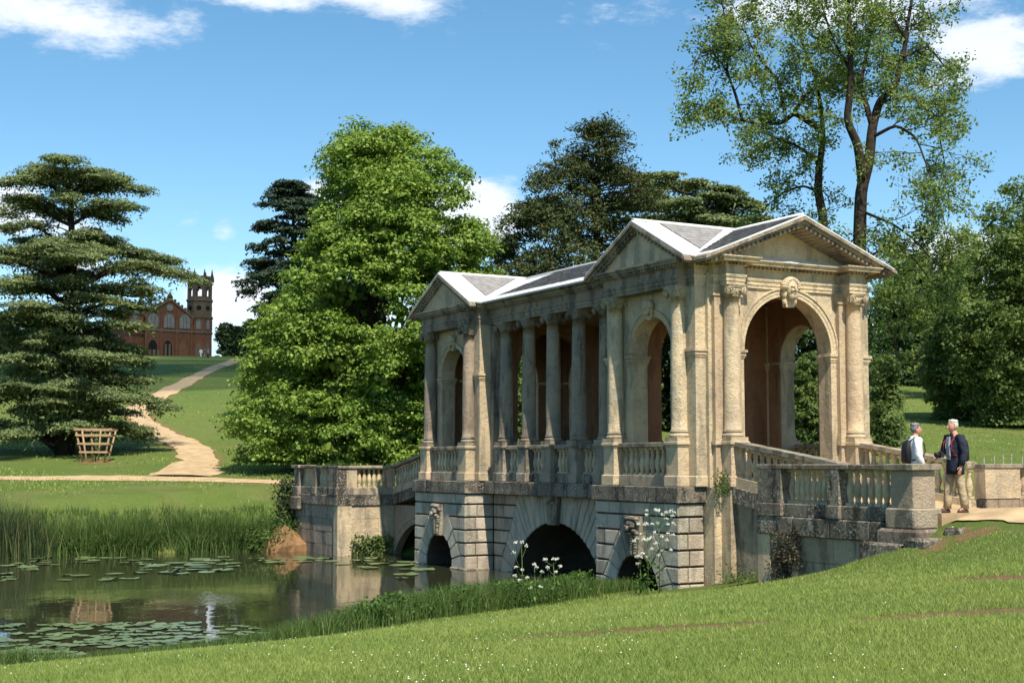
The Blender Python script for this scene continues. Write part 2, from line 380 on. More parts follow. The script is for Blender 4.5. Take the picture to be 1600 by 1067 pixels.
# ------------------------------------------------------------------ terrain, water, paths
_cp = np.array([(-8, 22, .10), (-4.3, 25.5, .10), (-2.6, 28.2, .10), (1.9, 35, .12), (-16, 18.5, .1), (-26, 14, .1), (4.2, 33.0, .38), (5.35, 28.6, .92), (6.5, 26.6, 1.45), (7.6, 24.6, 1.92),
                (8.25, 25.35, 2.36), (7.8, 25.3, 2.22), (8.0, 24.2, 2.08), (9.1, 24.6, 2.30), (11, 27, 2.40), (14, 22, 2.45), (11, 10, 2.25), (7.4, 18, 2.0), (0, 0, 1.72), (4, 10, 1.9), (-4, 10, 1.62), (0, 10, 1.78), (-10, 9, 1.35), (-24, 0, 1.4), (24, 0, 2.5), (22, 32, 2.5), (0, 20, 1.12), (-4, 18, .95),
                (3, 27, .78), (0, -30, 1.7), (40, 20, 2.6), (40, -20, 2.6)], float)
def _tps(r2): return np.where(r2 > 0, r2 * np.log(np.maximum(r2, 1e-9)) * .5, 0)
def _fit():
    n = len(_cp); P = _cp[:, :2]; K = _tps(((P[:, None] - P[None]) ** 2).sum(-1)) + np.eye(n) * .08
    A = np.zeros((n + 3, n + 3)); A[:n, :n] = K; A[:n, n] = 1; A[:n, n + 1:] = P; A[n, :n] = 1; A[n + 1:, :n] = P.T
    return np.linalg.solve(A, np.concatenate([_cp[:, 2], np.zeros(3)]))
_cw = _fit()
def near_z(X, Y):
    s = np.full(X.shape, _cw[-3]) + _cw[-2] * X + _cw[-1] * Y
    for (px, py, _), w_ in zip(_cp, _cw): s = s + w_ * _tps((X - px) ** 2 + (Y - py) ** 2)
    return np.clip(s, -.2, 2.75)
_gd = np.array([-50, 40, 50, 56, 62, 68, 75, 80, 95, 110, 150, 200, 250, 300, 360, 500, 900, 4000.])
_gz = np.array([1.0, 1.2, 1.6, 2.1, 2.5, 2.85, 3.3, 3.75, 5.25, 6.9, 11.6, 17.1, 22.0, 26.1, 28, 28.5, 29, 29])
def _sm(a, b, x): t = np.clip((x - a) / (b - a), 0, 1); return t * t * (3 - 2 * t)
def terrain(X, Y):
    X = np.asarray(X, float); Y = np.asarray(Y, float)
    u, v = w2uv(X, Y)
    un = np.interp(v, [-120, -40, -25, -17.3, -12.4, -9.6, -2.4, -1.5, -1.2, 6, 60, 200], [-40, -10.5, -6, -3.8, -2.5, -.99, 2.6, 2.4, .5, .5, 1.5, 0])
    uf = np.interp(v, [-120, -60, -30, -13, -6.5, -2.1, -1.9, 6, 60, 200], [26, 27, 26, 24.6, 23.8, 24.0, 20.2, 17, 18, 25])
    dn = un - u; df = u - uf
    wob = .10 * np.sin(X * 1.3 + 2 * np.sin(Y * .7)) + .06 * np.sin(X * 3.1 + Y * 2.3)
    zn = np.minimum(near_z(X, Y), .06 + .8 * np.maximum(dn + wob, 0)) + .012 * np.sin(X * 2.1 + Y) * np.sin(Y * 1.7 - X * .6)
    g = np.interp(Y, _gd, _gz) + np.where(Y > 95, .25 * np.sin(X * .05 + 1) * np.clip((Y - 95) / 60, 0, 1), 0)
    zf = np.minimum(g, .06 + .42 * np.maximum(df + wob * 2, 0)) + .02 * np.sin(X * 1.1 + Y * .8)
    zw = -.06 - np.clip(np.minimum(-dn, -df), 0, 2.2) * .6
    z = np.where(dn > 0, zn, np.where(df > 0, zf, zw))
    inside = (u > -8.35) & (u < .6) & (v > -2.2) & (v < 6.1)
    z = np.where(inside, np.minimum(z, 2.12), z)
    return z
def ground_px(x, y, dmin=5, dmax=700):
    r = ray_dir(x, y); d = np.geomspace(dmin, dmax, 6000); t = d / r[1]
    X = r[0] * t; Y = d; Z = r[2] * t + CAM_Z; h = terrain(X, Y); k = np.argmax(h >= Z)
    if not (h >= Z).any(): return None
    return np.array([X[k], Y[k], h[k]])

def build_ground():
    xs = np.unique(np.round(np.concatenate([-np.geomspace(60, 3000, 22)[::-1], np.arange(-60, -24, 1.2), np.arange(-24, 24, .36), np.arange(24, 60, 1.2), np.geomspace(60, 3000, 22)]), 3))
    ys = np.unique(np.round(np.concatenate([-np.geomspace(2, 2500, 20)[::-1], np.arange(-2, 62, .36), np.arange(62, 120, 1.2), np.arange(120, 330, 4), np.geomspace(330, 5000, 24)]), 3))
    X, Y = np.meshgrid(xs, ys); Z = terrain(X, Y)
    nx, ny = len(xs), len(ys)
    me = bpy.data.meshes.new('ground'); co = np.stack([X, Y, Z], -1).reshape(-1, 3)
    me.vertices.add(len(co)); me.vertices.foreach_set('co', co.astype(np.float32).ravel())
    i = (np.arange(ny - 1)[:, None] * nx + np.arange(nx - 1)[None]).ravel()
    q = np.stack([i, i + 1, i + nx + 1, i + nx], -1).astype(np.int32)
    me.loops.add(q.size); me.loops.foreach_set('vertex_index', q.ravel())
    me.polygons.add(len(q)); me.polygons.foreach_set('loop_start', np.arange(0, q.size, 4, dtype=np.int32)); me.polygons.foreach_set('loop_total', np.full(len(q), 4, np.int32))
    me.polygons.foreach_set('use_smooth', np.ones(len(q), bool)); me.update(calc_edges=True)
    tag(obj('ground', me, M['turf']), kind='structure')
    mw = MB(); mw.add([(-400, -60, 0), (400, -60, 0), (400, 400, 0), (-400, 400, 0)], [(0, 1, 2, 3)])
    tag(mw.build('lake_water', M['water']), kind='structure')
build_ground()

PATHS = []
def strip(name, left, right, mat, lift=.04, sub=6, wob=.1, across=4, kind='structure'):
    """a sheet between two lists of ground points (x, y), laid on the terrain"""
    L_, R_ = np.array(left, float), np.array(right, float); t = np.linspace(0, len(L_) - 1, (len(L_) - 1) * sub + 1); k = np.arange(len(L_))
    lx = np.interp(t, k, L_[:, 0]); ly = np.interp(t, k, L_[:, 1]); rx = np.interp(t, k, R_[:, 0]); ry = np.interp(t, k, R_[:, 1])
    ser = np.cumsum(rng.normal(size=(2, len(t))), 1); ser = np.sin(ser) * wob
    vs = []; fs = []
    for i in range(len(t)):
        dx, dy = rx[i] - lx[i], ry[i] - ly[i]; n = sqrt(dx * dx + dy * dy) + 1e-6
        for j in range(across + 1):
            s = j / across; s = s + (ser[0, i] if j == 0 else ser[1, i] if j == across else 0) / n
            x = lx[i] + dx * s; y = ly[i] + dy * s
            vs.append((x, y, float(terrain(x, y)) + (lift if 0 < j < across else lift * .35)))
    if mat is M['path']: PATHS.append(([((lx[i] + rx[i]) / 2, (ly[i] + ry[i]) / 2) for i in range(0, len(t), 2)], float(np.mean(np.hypot(rx - lx, ry - ly))) * .5 + 1.1))
    w_ = across + 1
    for i in range(len(t) - 1):
        for j in range(across): fs.append((i * w_ + j, i * w_ + j + 1, (i + 1) * w_ + j + 1, (i + 1) * w_ + j))
    mb = MB(); mb.add(vs, fs, True)
    o = mb.build(name, mat)
    return tag(o, kind=kind)
def px_strip(name, rows, mat, **k):
    l = [ground_px(a, y)[:2] for a, b, y in rows]; r = [ground_px(b, y)[:2] for a, b, y in rows]
    return strip(name, l, r, mat, **k)
HILL = [(225, 325, 745), (252, 348, 738), (267, 342, 729), (282, 346, 720), (276, 333, 705), (255, 309, 690), (237, 279, 678), (210, 249, 663), (195, 237, 651), (198, 234, 639), (216, 241, 629), (237, 267, 618), (270, 303, 600), (303, 327, 585), (339, 360, 570), (364, 390, 561)]
px_strip('hill_path', HILL, M['path'], lift=.10, wob=.22)
def level_path():
    xs = [-60, 0, 60, 130, 200, 270, 340, 400, 450, 480]
    top = [744, 744, 744.5, 743, 743, 745, 746.5, 749, 751, 751.5]; bot = [749.5, 750, 751, 751, 751.5, 752.5, 753.5, 755, 756.5, 757]
    l = [ground_px(x, y)[:2] for x, y in zip(xs, top)]; r = [ground_px(x, y)[:2] for x, y in zip(xs, bot)]
    strip('lakeside_path', l, r, M['path'], lift=.05, wob=.15)
level_path()
def right_path():
    l = [uv2w(u, v) for u, v in ((-8.6, -1.9), (-9.3, -1.6), (-10.4, -1.05), (-12, -.2), (-15, 1.4), (-20, 4))]
    r = [uv2w(u, v) for u, v in ((-8.6, 5.6), (-9.3, 5.4), (-10.4, 4.6), (-12, 4.4), (-15, 5.4), (-20, 8))]
    strip('bridge_path', l, r, M['path'], lift=.075, wob=.12, across=8)
right_path()
# bare soil worn through the lawn: an attribute of the ground that the turf material turns into ragged earth
SOIL = [[ground_px(x, y) for x, y in l] for l in ([(845, 994), (940, 988), (1010, 983), (1080, 979), (1150, 975), (1200, 972)], [(1360, 968), (1430, 964), (1500, 959), (1560, 956), (1640, 952)], [(1505, 904), (1550, 903), (1600, 903), (1650, 903)], [(1470, 853), (1490, 845), (1512, 838), (1530, 832)])]
def mark_soil():
    me = bpy.data.meshes['ground']; n = len(me.vertices); co = np.empty(n * 3, np.float32); me.vertices.foreach_get('co', co); co = co.reshape(-1, 3); val = np.zeros(n)
    def line(P, hw, amp):
        for a, b in zip(P[:-1], P[1:]):
            d = np.array(b[:2]) - np.array(a[:2]); t = np.clip(((co[:, 0] - a[0]) * d[0] + (co[:, 1] - a[1]) * d[1]) / (d @ d), 0, 1)
            q = np.hypot(co[:, 0] - a[0] - t * d[0], co[:, 1] - a[1] - t * d[1]); val[:] = np.maximum(val, amp * np.clip(1 - q / hw, 0, 1))
    for P, w_ in zip(SOIL, (.75, .8, 1.0, 1.0)): line(P, w_, .85)
    for P, w_ in PATHS: line(P, w_, 1.15)
    at = me.attributes.new('soil', 'FLOAT', 'POINT'); at.data.foreach_set('value', val.astype(np.float32))
mark_soil()
# ------------------------------------------------------------------ the bridge  (u, v, z) -> local (v, u, z)
BR = empty('covered_bridge', (OX, OY, 0), PSI)
tag(BR, 'pale stone covered bridge with columned pavilions, balustrades and three water arches', 'bridge')
UC = 7.892; CC = 2 * UC; VC = 1.874
PC1, PC2 = .823, 3.651; PU = (PC1 + PC2) / 2; U0 = .264; U1 = PC1 + PC2 - U0; VK = -.90
Z_LB, Z_LT, Z_PL, Z_CAP, Z_PED = 2.348, 2.734, 3.0, 3.70, 3.825
Z_ARCH, Z_FR, Z_CO = 7.615, 7.86, 8.275
def S(): return MB(True)
def mirU(u): return CC - u
def mirV(v): return 2 * VC - v
def loc(u, v, z): return (v, u, z)

def arched(mb, a0, a1, z0, z1, ac, r, zs, b0, b1, along='u', n=14):
    """a wall with a round-headed opening; a runs along the wall, b through it"""
    def P(a, b, z): return (a, b, z) if along == 'u' else (b, a, z)
    def bx(x0, x1, q0, q1):
        mb.hexa([P(x0, b0, q0), P(x1, b0, q0), P(x1, b1, q0), P(x0, b1, q0), P(x0, b0, q1), P(x1, b0, q1), P(x1, b1, q1), P(x0, b1, q1)])
    if zs >= z0: hw = r; th0 = 0.0
    else: th0 = asin(min(1, (z0 - zs) / r)); hw = r * cos(th0)
    bx(a0, ac - hw, z0, z1); bx(ac + hw, a1, z0, z1)
    th = np.linspace(th0, pi - th0, n + 1)
    A = [(ac + r * cos(t), zs + r * sin(t)) for t in th]
    for (x0, q0), (x1, q1) in zip(A[:-1], A[1:]):
        mb.hexa([P(x0, b0, q0), P(x1, b0, q1), P(x1, b1, q1), P(x0, b1, q0), P(x0, b0, z1), P(x1, b0, z1), P(x1, b1, z1), P(x0, b1, z1)])
    return mb
def archivolt(ac, zs, r, b0, d, along='u', wid=.21, sgn=-1, n=18, proud=.05):
    """moulded ring round an arch, standing proud of plane b0 in direction sgn"""
    mb = S()
    def P(a, b, z): return (a, b, z) if along == 'u' else (b, a, z)
    prof = [(r - .001, 0), (r - .001, proud * .6), (r + wid * .35, proud * .6), (r + wid * .38, proud * .85), (r + wid * .75, proud * .85), (r + wid * .8, proud * 1.5), (r + wid, proud * 1.5), (r + wid, 0)]
    rings = []
    for t in np.linspace(0, pi, n + 1): rings.append([P(ac + q * cos(t), b0 + sgn * h, zs + q * sin(t)) for q, h in prof])
    mb.loft(rings, smooth=False); return mb

# ---------------- base: rusticated stone with three arches
core = S()
arched(core, .45, 4.08, -1.0, Z_LB, PU, .95, .10, -1.30, 1.2, n=12)
arched(core, mirU(4.08), mirU(.45), -1.0, Z_LB, mirU(PU), .95, .10, -1.30, 1.2, n=12)
arched(core, 4.08, mirU(4.08), -1.0, Z_LB, UC, 2.87, -1.28, -.312, 1.2, n=20)
arched(core, .45, 4.08, -1.0, Z_LB, PU, .95, .10, 1.2, 4.9, n=12)
arched(core, mirU(4.08), mirU(.45), -1.0, Z_LB, mirU(PU), .95, .10, 1.2, 4.9, n=12)
arched(core, 4.08, mirU(4.08), -1.0, Z_LB, UC, 2.87, -1.28, 1.2, 4.06, n=20)
core.build('base_core', M['core'], BR)
ZJ = [-.35, .436, .831, 1.226, 1.621, 2.016, Z_LB]
GAP = .012; GAPZ = .024
def put_block(poly, plane, nrm, mat):
    """poly: list of (a, z); plane 'v' (facing -v at v=val) or 'u' (facing -u)"""
    kind, val = plane
    cx = sum(p[0] for p in poly) / len(poly); cz = sum(p[1] for p in poly) / len(poly)
    c = np.array([cx, cz]); P = []
    for i, p in enumerate(poly):
        p = np.array(p); a = np.array(poly[i - 1]) - p; b = np.array(poly[(i + 1) % len(poly)]) - p
        a = a / (np.linalg.norm(a) + 1e-9); b = b / (np.linalg.norm(b) + 1e-9); sn = max(abs(a[0] * b[1] - a[1] * b[0]), .3)
        e2 = (a + b) * GAP / sn; e2[1] = (a + b)[1] * (GAPZ if len(poly) == 4 else GAP) / sn; P.append(p + e2)
    mb = S(); dep = .05 + random.uniform(-.007, .008)
    if kind == 'v': pts = [(q[0], val, q[1]) for q in P]; off = (0, -1, 0)
    else: pts = [(val, q[0], q[1]) for q in P]; off = (-1, 0, 0)
    mb.block(pts, off, .018, dep); return mb.build('stone_block', mat, BR)
def arch_face(ac, r, zc, J, ztop_pts, a0, a1, val, mask_hw, top_course):
    """voussoirs whose joints bend into the level courses (J: (half width, z) of the bends, going down), then course blocks"""
    def arcpt(w_, z):
        t = atan2(z - zc, w_); return (r * cos(t), zc + r * sin(t))
    chain = ztop_pts + J
    for s in (-1, 1):
        for (w0, z0), (w1, z1) in zip(chain[:-1], chain[1:]):
            p0 = arcpt(w0, z0); p1 = arcpt(w1, z1)
            tm = (atan2(p0[1] - zc, p0[0]) + atan2(p1[1] - zc, p1[0])) / 2; pm = (r * cos(tm), zc + r * sin(tm))
            poly = [(ac + s * x, z) for x, z in (p0, pm, p1, (w1, z1), (w0, z0))]
            if max(p[1] for p in poly) < .02: continue
            put_block(poly, ('v', val), None, M['stone_pale'])
        # level courses beyond the voussoirs
        for (w0, z0), (w1, z1) in zip(J[:-1], J[1:]):
            end = (a1 - ac) if s > 0 else (ac - a0)
            if end - w1 < .06: continue
            L_ = end - (w0 + w1) / 2; n = max(1, round(L_ / random.uniform(.5, .7))); cuts = [None] + [w1 + (end - w1) * k / n + random.uniform(-.05, .05) for k in range(1, n)] + [end]
            for k in range(n):
                if k == 0: poly = [(w0, z0), (w1, z1), (cuts[1], z1), (cuts[1], z0)]
                else: poly = [(cuts[k], z0), (cuts[k], z1), (cuts[k + 1], z1), (cuts[k + 1], z0)]
                put_block([(ac + s * x, z) for x, z in poly], ('v', val), None, M['stone_pale'])
    # top courses straight through
    for (zb, zt, xs0, xs1) in top_course:
        n = max(1, round((xs1 - xs0) / .6)); c = [xs0] + [xs0 + (xs1 - xs0) * k / n + random.uniform(-.07, .07) for k in range(1, n)] + [xs1]
        for k in range(n): put_block([(c[k], zb), (c[k + 1], zb), (c[k + 1], zt), (c[k], zt)], ('v', val), None, M['stone_pale'])
JS = [(.60, 2.016), (.75, 1.621), (1.03, 1.226), (1.27, .831), (1.55, .436), (1.72, -.35)]
for ac, a0, a1 in ((PU, .41, 4.12), (mirU(PU), mirU(4.12), mirU(.41))):
    arch_face(ac, .95, .10, JS, [(.30, 2.016)], a0, a1, -1.30, .43, [(2.016, Z_LB, a0, a1)])
JM = [(2.35, 2.016), (2.52, 1.621), (2.75, 1.226), (2.95, .831), (3.2, .436), (3.4, -.35)]
arch_face(UC, 2.87, -1.28, JM, [(.34, Z_LB), (.72, Z_LB), (1.12, Z_LB), (1.52, Z_LB), (1.92, Z_LB), (2.25, Z_LB)], 4.13, mirU(4.13), -.312, .4, [])
for s0, s1 in ((4.13, UC - 2.30), (UC + 2.30, mirU(4.13))):
    for zb, zt in ((2.016, Z_LB),):
        n = 2
        for k in range(n): put_block([(s0 + (s1 - s0) * k / n, zb), (s0 + (s1 - s0) * (k + 1) / n, zb), (s0 + (s1 - s0) * (k + 1) / n, zt), (s0 + (s1 - s0) * k / n, zt)], ('v', -.312), None, M['stone_pale'])
# end faces (towards the near bank) of both pier blocks
for uval, v0, v1 in ((.45, -1.34, -.60), (mirU(4.08), -1.34, -.36)):
    for k, (zb, zt) in enumerate(zip(ZJ[:-1], ZJ[1:])):
        m_ = v0 + (v1 - v0) * (.36 if k % 2 else .42)
        if k == 5: cs = [v0, v1]
        else: cs = [v0, m_, v1]
        for q0, q1 in zip(cs[:-1], cs[1:]): put_block([(q0, zb), (q1, zb), (q1, zt), (q0, zt)], ('u', uval), None, M['stone_pale'])
# footings just above the water
for a0, a1, v0, v1 in ((mirU(PU) - 1.95, mirU(PU) - .95, -1.42, -.5), (mirU(PU) + .95, mirU(.45) + .1, -1.42, -.5), (PU + .95, 4.2, -1.42, -.5)):
    S().cbox(a0, a1, v0, v1, -.5, .05, .02).build('footing', M['stone_grey'], BR)
# carved keystones (grotesque consoles)
def keystone_mask(u, v, z0, z1, w_, name='carved_keystone'):
    mb = S(); r_ = np.random.default_rng(int(u * 100))
    h = z1 - z0
    mb.prism([(u - w_ * .36, v, z0), (u + w_ * .36, v, z0), (u + w_ * .5, v, z1), (u - w_ * .5, v, z1)], (0, -.12, 0))
    L_ = [(0, .93, .52, .16, .07, .16), (0, .80, .30, .17, .11, .19), (-.16, .74, .13, .15, .045, .24), (.16, .74, .13, .15, .045, .24), (0, .69, .085, .17, .09, .28), (-.2, .63, .15, .14, .065, .20), (.2, .63, .15, .14, .065, .20), (0, .565, .17, .13, .03, .24)]
    for k in range(16):
        t = k / 15; sd = -1 if k % 2 else 1; L_.append((sd * (.30 - .16 * t) + r_.normal() * .02, .60 - .52 * t, .15 - .04 * t, .13, .06, .15 - .05 * t)); L_.append((sd * .1 * (1 - t), .54 - .48 * t, .11, .13, .05, .2 - .08 * t))
    for k in range(10):
        a = pi * k / 9; L_.append((.40 * cos(a), .82 + .12 * sin(a), .11, .13, .05, .14))
    for (du, dz, ru, rv, rz, pv) in L_:
        c = np.array([u + du * w_, v - pv * .7, z0 + dz * h]); a = np.array([ru * w_, rv * .8, rz * h])
        rings = []
        for ph in np.linspace(-pi / 2 + .15, pi / 2 - .15, 5):
            rings.append([tuple(c + a * np.array([cos(ph) * cos(t), cos(ph) * sin(t), sin(ph)]) * (1 + r_.uniform(-.06, .06))) for t in np.linspace(0, 2 * pi, 8)[:-1]])
        mb.loft(rings)
    return mb.build(name, M['stone_grey'], BR)
keystone_mask(PU, -1.34, 1.0, 1.99, .72); keystone_mask(mirU(PU), -1.34, 1.0, 1.99, .72); keystone_mask(UC, -.35, 1.52, 2.52, .70)

# ---------------- the ledge band under the pedestals
def ledge(u0, u1, v0, v1, z0=Z_LB, z1=Z_LT, mat='stone_dark', n=None):
    n = n or max(1, round((u1 - u0) / 1.15)); cs = [u0] + [u0 + (u1 - u0) * k / n + random.uniform(-.1, .1) for k in range(1, n)] + [u1]
    for a, b in zip(cs[:-1], cs[1:]): S().cbox(a + .003, b - .003, v0, v1, z0, z1, .018).build('ledge_stone', M[mat], BR)
ledge(.33, 4.20, -1.42, -.45); ledge(mirU(4.20), mirU(.33), -1.42, -.45); ledge(4.20, mirU(4.20), -.75, -.1)
S().cbox(.33, .9, -.44, -.1, Z_LB, Z_LT, .01).build('ledge_stone', M['stone'], BR)
S().box(-.30, mirU(-.30), -.3, 4.05, 2.45, 2.72).build('deck_slab', M['stone_grey'], BR)
ledge(.33, 4.2, 4.3, 5.1); ledge(mirU(4.20), mirU(.33), 4.3, 5.1); ledge(4.2, mirU(4.2), 3.9, 4.5)
S().box(.4, mirU(.4), 4.0, 4.6, 2.34, 2.70).build('back_ledge', M['stone_grey'], BR)

# ---------------- columns, pedestals, balusters (shared meshes)
def column_meshes(H=3.79):
    base = MB(); base.box(-.265, .265, -.265, .265, 0, .11)
    base.lathe([(.25, .11), (.268, .13), (.268, .16), (.25, .185), (.232, .19), (.222, .205), (.226, .225), (.243, .235), (.246, .25), (.235, .265), (.22, .27)], 20)
    sh = MB(); prof = []
    for t in np.linspace(0, 1, 12):
        r = .215 - .035 * max(0, t - .25) ** 1.5 / .75 ** 1.5
        prof.append((r, .27 + t * (H - .27 - .27)))
    prof = [(.23, .27), (.23, .285)] + [(prof[0][0], .30)] + prof[1:] + [(.195, H - .285), (.195, H - .27)]
    sh.lathe(prof, 22)
    cp = MB(); z = H - .27
    cp.lathe([(.182, z), (.19, z + .02), (.225, z + .07), (.235, z + .10), (.235, z + .13)], 18)
    cp.box(-.235, .235, -.235, .235, z + .12, z + .205)
    cp.box(-.26, .26, -.26, .26, z + .205, z + .245); cp.box(-.275, .275, -.275, .275, z + .245, z + .27)
    for k in range(4):
        R = Matrix.Rotation(k * pi / 2, 3, 'Z')
        for s in (-1, 1):
            c = Vector((s * .215, -.262, z + .105)); pts = []
            ax = Vector((s * .35, -1, 0)).normalized(); hx = Vector((1, s * .35, 0)).normalized()
            # volute: a spiral rope round a disc
            disc = []
            for q in (0, .05): disc.append([tuple(R @ (c - ax * (.05 - q) + hx * .10 * cos(t) + Vector((0, 0, 1)) * .10 * sin(t))) for t in np.linspace(0, 2 * pi, 13)[:-1]])
            cp.loft(disc)
            sp = [tuple(R @ (c + ax * .012 + (hx * s * cos(t) + Vector((0, 0, 1)) * sin(t)) * (.098 - .0068 * t))) for t in np.linspace(0, 4 * pi, 26)]
            cp.tube(sp, .014, 4)
            cp.lathe([(.022, -.022), (.022, .022)], 6, tuple(R @ (c + ax * .02)))
    # eggs under the abacus
    for k in range(12):
        a = 2 * pi * k / 12; cp.lathe([(.012, -.03), (.026, 0), (.016, .03)], 5, (.222 * cos(a), .222 * sin(a), z + .09))
    return sh.mesh('column_shaft'), base.mesh('column_base'), cp.mesh('column_capital')
SH, BA, CP = column_meshes()
def column(u, v, mat='stone'):
    MT = M[mat]
    c = obj('column', SH, None, BR, loc(u, v, Z_PED)); c.rotation_euler = (0, 0, random.uniform(-.02, .02))
    b = obj('column_base', BA, None, c); k = obj('column_capital', CP, None, c)
    for o_ in (c, b, k):
        if not o_.data.materials: o_.data.materials.append(M['stone'])
        o_.material_slots[0].link = 'OBJECT'; o_.material_slots[0].material = MT
    return c
def die(u0, u1, v0, v1, zb=Z_LT, zt=Z_PED, mat='stone', ex=.05):
    mb = S(); mb.cbox(u0 - ex, u1 + ex, v0 - ex, v1 + ex, zb, Z_PL + (zb - Z_LT), .02)
    mb.box(u0, u1, v0, v1, Z_PL + (zb - Z_LT) - .01, zt - .12); mb.cbox(u0 - .02, u1 + .02, v0 - .02, v1 + .02, zt - .125, zt - .08, .008)
    mb.cbox(u0 - ex, u1 + ex, v0 - ex, v1 + ex, zt - .08, zt, .012)
    return mb.build('pedestal', M[mat], BR)
def baluster_mesh(h=.70):
    p = [(.075, 0), (.075, .05), (.05, .055), (.062, .075), (.045, .10), (.06, .16), (.082, .24), (.084, .30), (.07, .38), (.047, .48), (.04, .54), (.055, .56), (.055, .58), (.042, .59), (.05, .63), (.066, .64), (.066, .70)]
    mb = MB(); k = h / .70
    mb.box(-.078, .078, -.078, .078, 0, .055 * k); mb.lathe([(r, z * k) for r, z in p[2:-1]], 10); mb.box(-.07, .07, -.07, .07, .64 * k, h)
    return mb.mesh('baluster')
BAL = baluster_mesh(.70); BAL2 = baluster_mesh(.60)
BAL.materials.append(M['stone']); BAL2.materials.append(M['stone_grey'])
def balusters(u0, v0, u1, v1, n, z0, z1=None, me=BAL):
    z1 = z0 if z1 is None else z1
    for k in range(n):
        t = (k + .5) / n; obj('baluster', me, None, BR, loc(u0 + (u1 - u0) * t, v0 + (v1 - v0) * t, z0 + (z1 - z0) * t), (0, 0, random.uniform(-.1, .1)))

h = .245
SV = -.985                                # side column line
for side in (0, 1):
    fv = (lambda v: v) if side == 0 else mirV
    for fu in ((lambda u: u), mirU):
        for pc in (PC1, PC2):
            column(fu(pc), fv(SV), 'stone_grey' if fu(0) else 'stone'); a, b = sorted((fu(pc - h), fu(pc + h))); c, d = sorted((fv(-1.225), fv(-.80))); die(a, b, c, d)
        # rail and balusters between the two side pedestals
        a, b = sorted((fu(PC1 + h), fu(PC2 - h))); c, d = sorted((fv(-1.08), fv(-.86)))
        S().cbox(a + .055, b - .055, c - .03, d + .03, Z_LT, Z_PL, .015).build('balustrade_plinth', M['stone_grey'], BR)
        S().cbox(a + .055, b - .055, c - .05, d + .03, Z_CAP, Z_PED - .005, .015).build('balustrade_rail', M['stone_grey'], BR)
        balusters(a + .12, fv(-.97), b - .12, fv(-.97), 9, Z_PL)
    for k in range(-2, 3):
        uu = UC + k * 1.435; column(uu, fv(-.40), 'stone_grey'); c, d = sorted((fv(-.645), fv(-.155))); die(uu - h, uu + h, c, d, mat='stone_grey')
    for k in range(-2, 2):
        a = UC + k * 1.435 + h; b = a + 1.435 - 2 * h; c, d = sorted((fv(-.52), fv(-.28)))
        S().cbox(a + .055, b - .055, c - .05, d + .03, Z_LT, Z_PL, .015).build('balustrade_plinth', M['stone_dark'], BR)
        S().cbox(a + .055, b - .055, c - .06, d + .05, Z_CAP, Z_PED - .005, .015).build('balustrade_rail', M['stone_grey'], BR)
        balusters(a + .07, fv(-.4), b - .07, fv(-.4), 4, Z_PL)
    for fu in ((lambda u: u), mirU):        # closing piece beside each pavilion
        a, b = sorted((fu(U1 - .02), fu(UC - 2 * 1.435 - h))); c, d = sorted((fv(-.52), fv(-.2)))
        S().box(a, b, c, d, Z_LT, Z_PED - .01).build('pedestal_panel', M['stone_grey'], BR)
        a, b = sorted((fu(U1 - .02), fu(U1 + .22))); c, d = sorted((fv(-.52), fv(-.22)))
        S().box(a, b, c, d, Z_PED - .01, Z_ARCH).build('wall_pilaster', M['stone_grey'], BR)

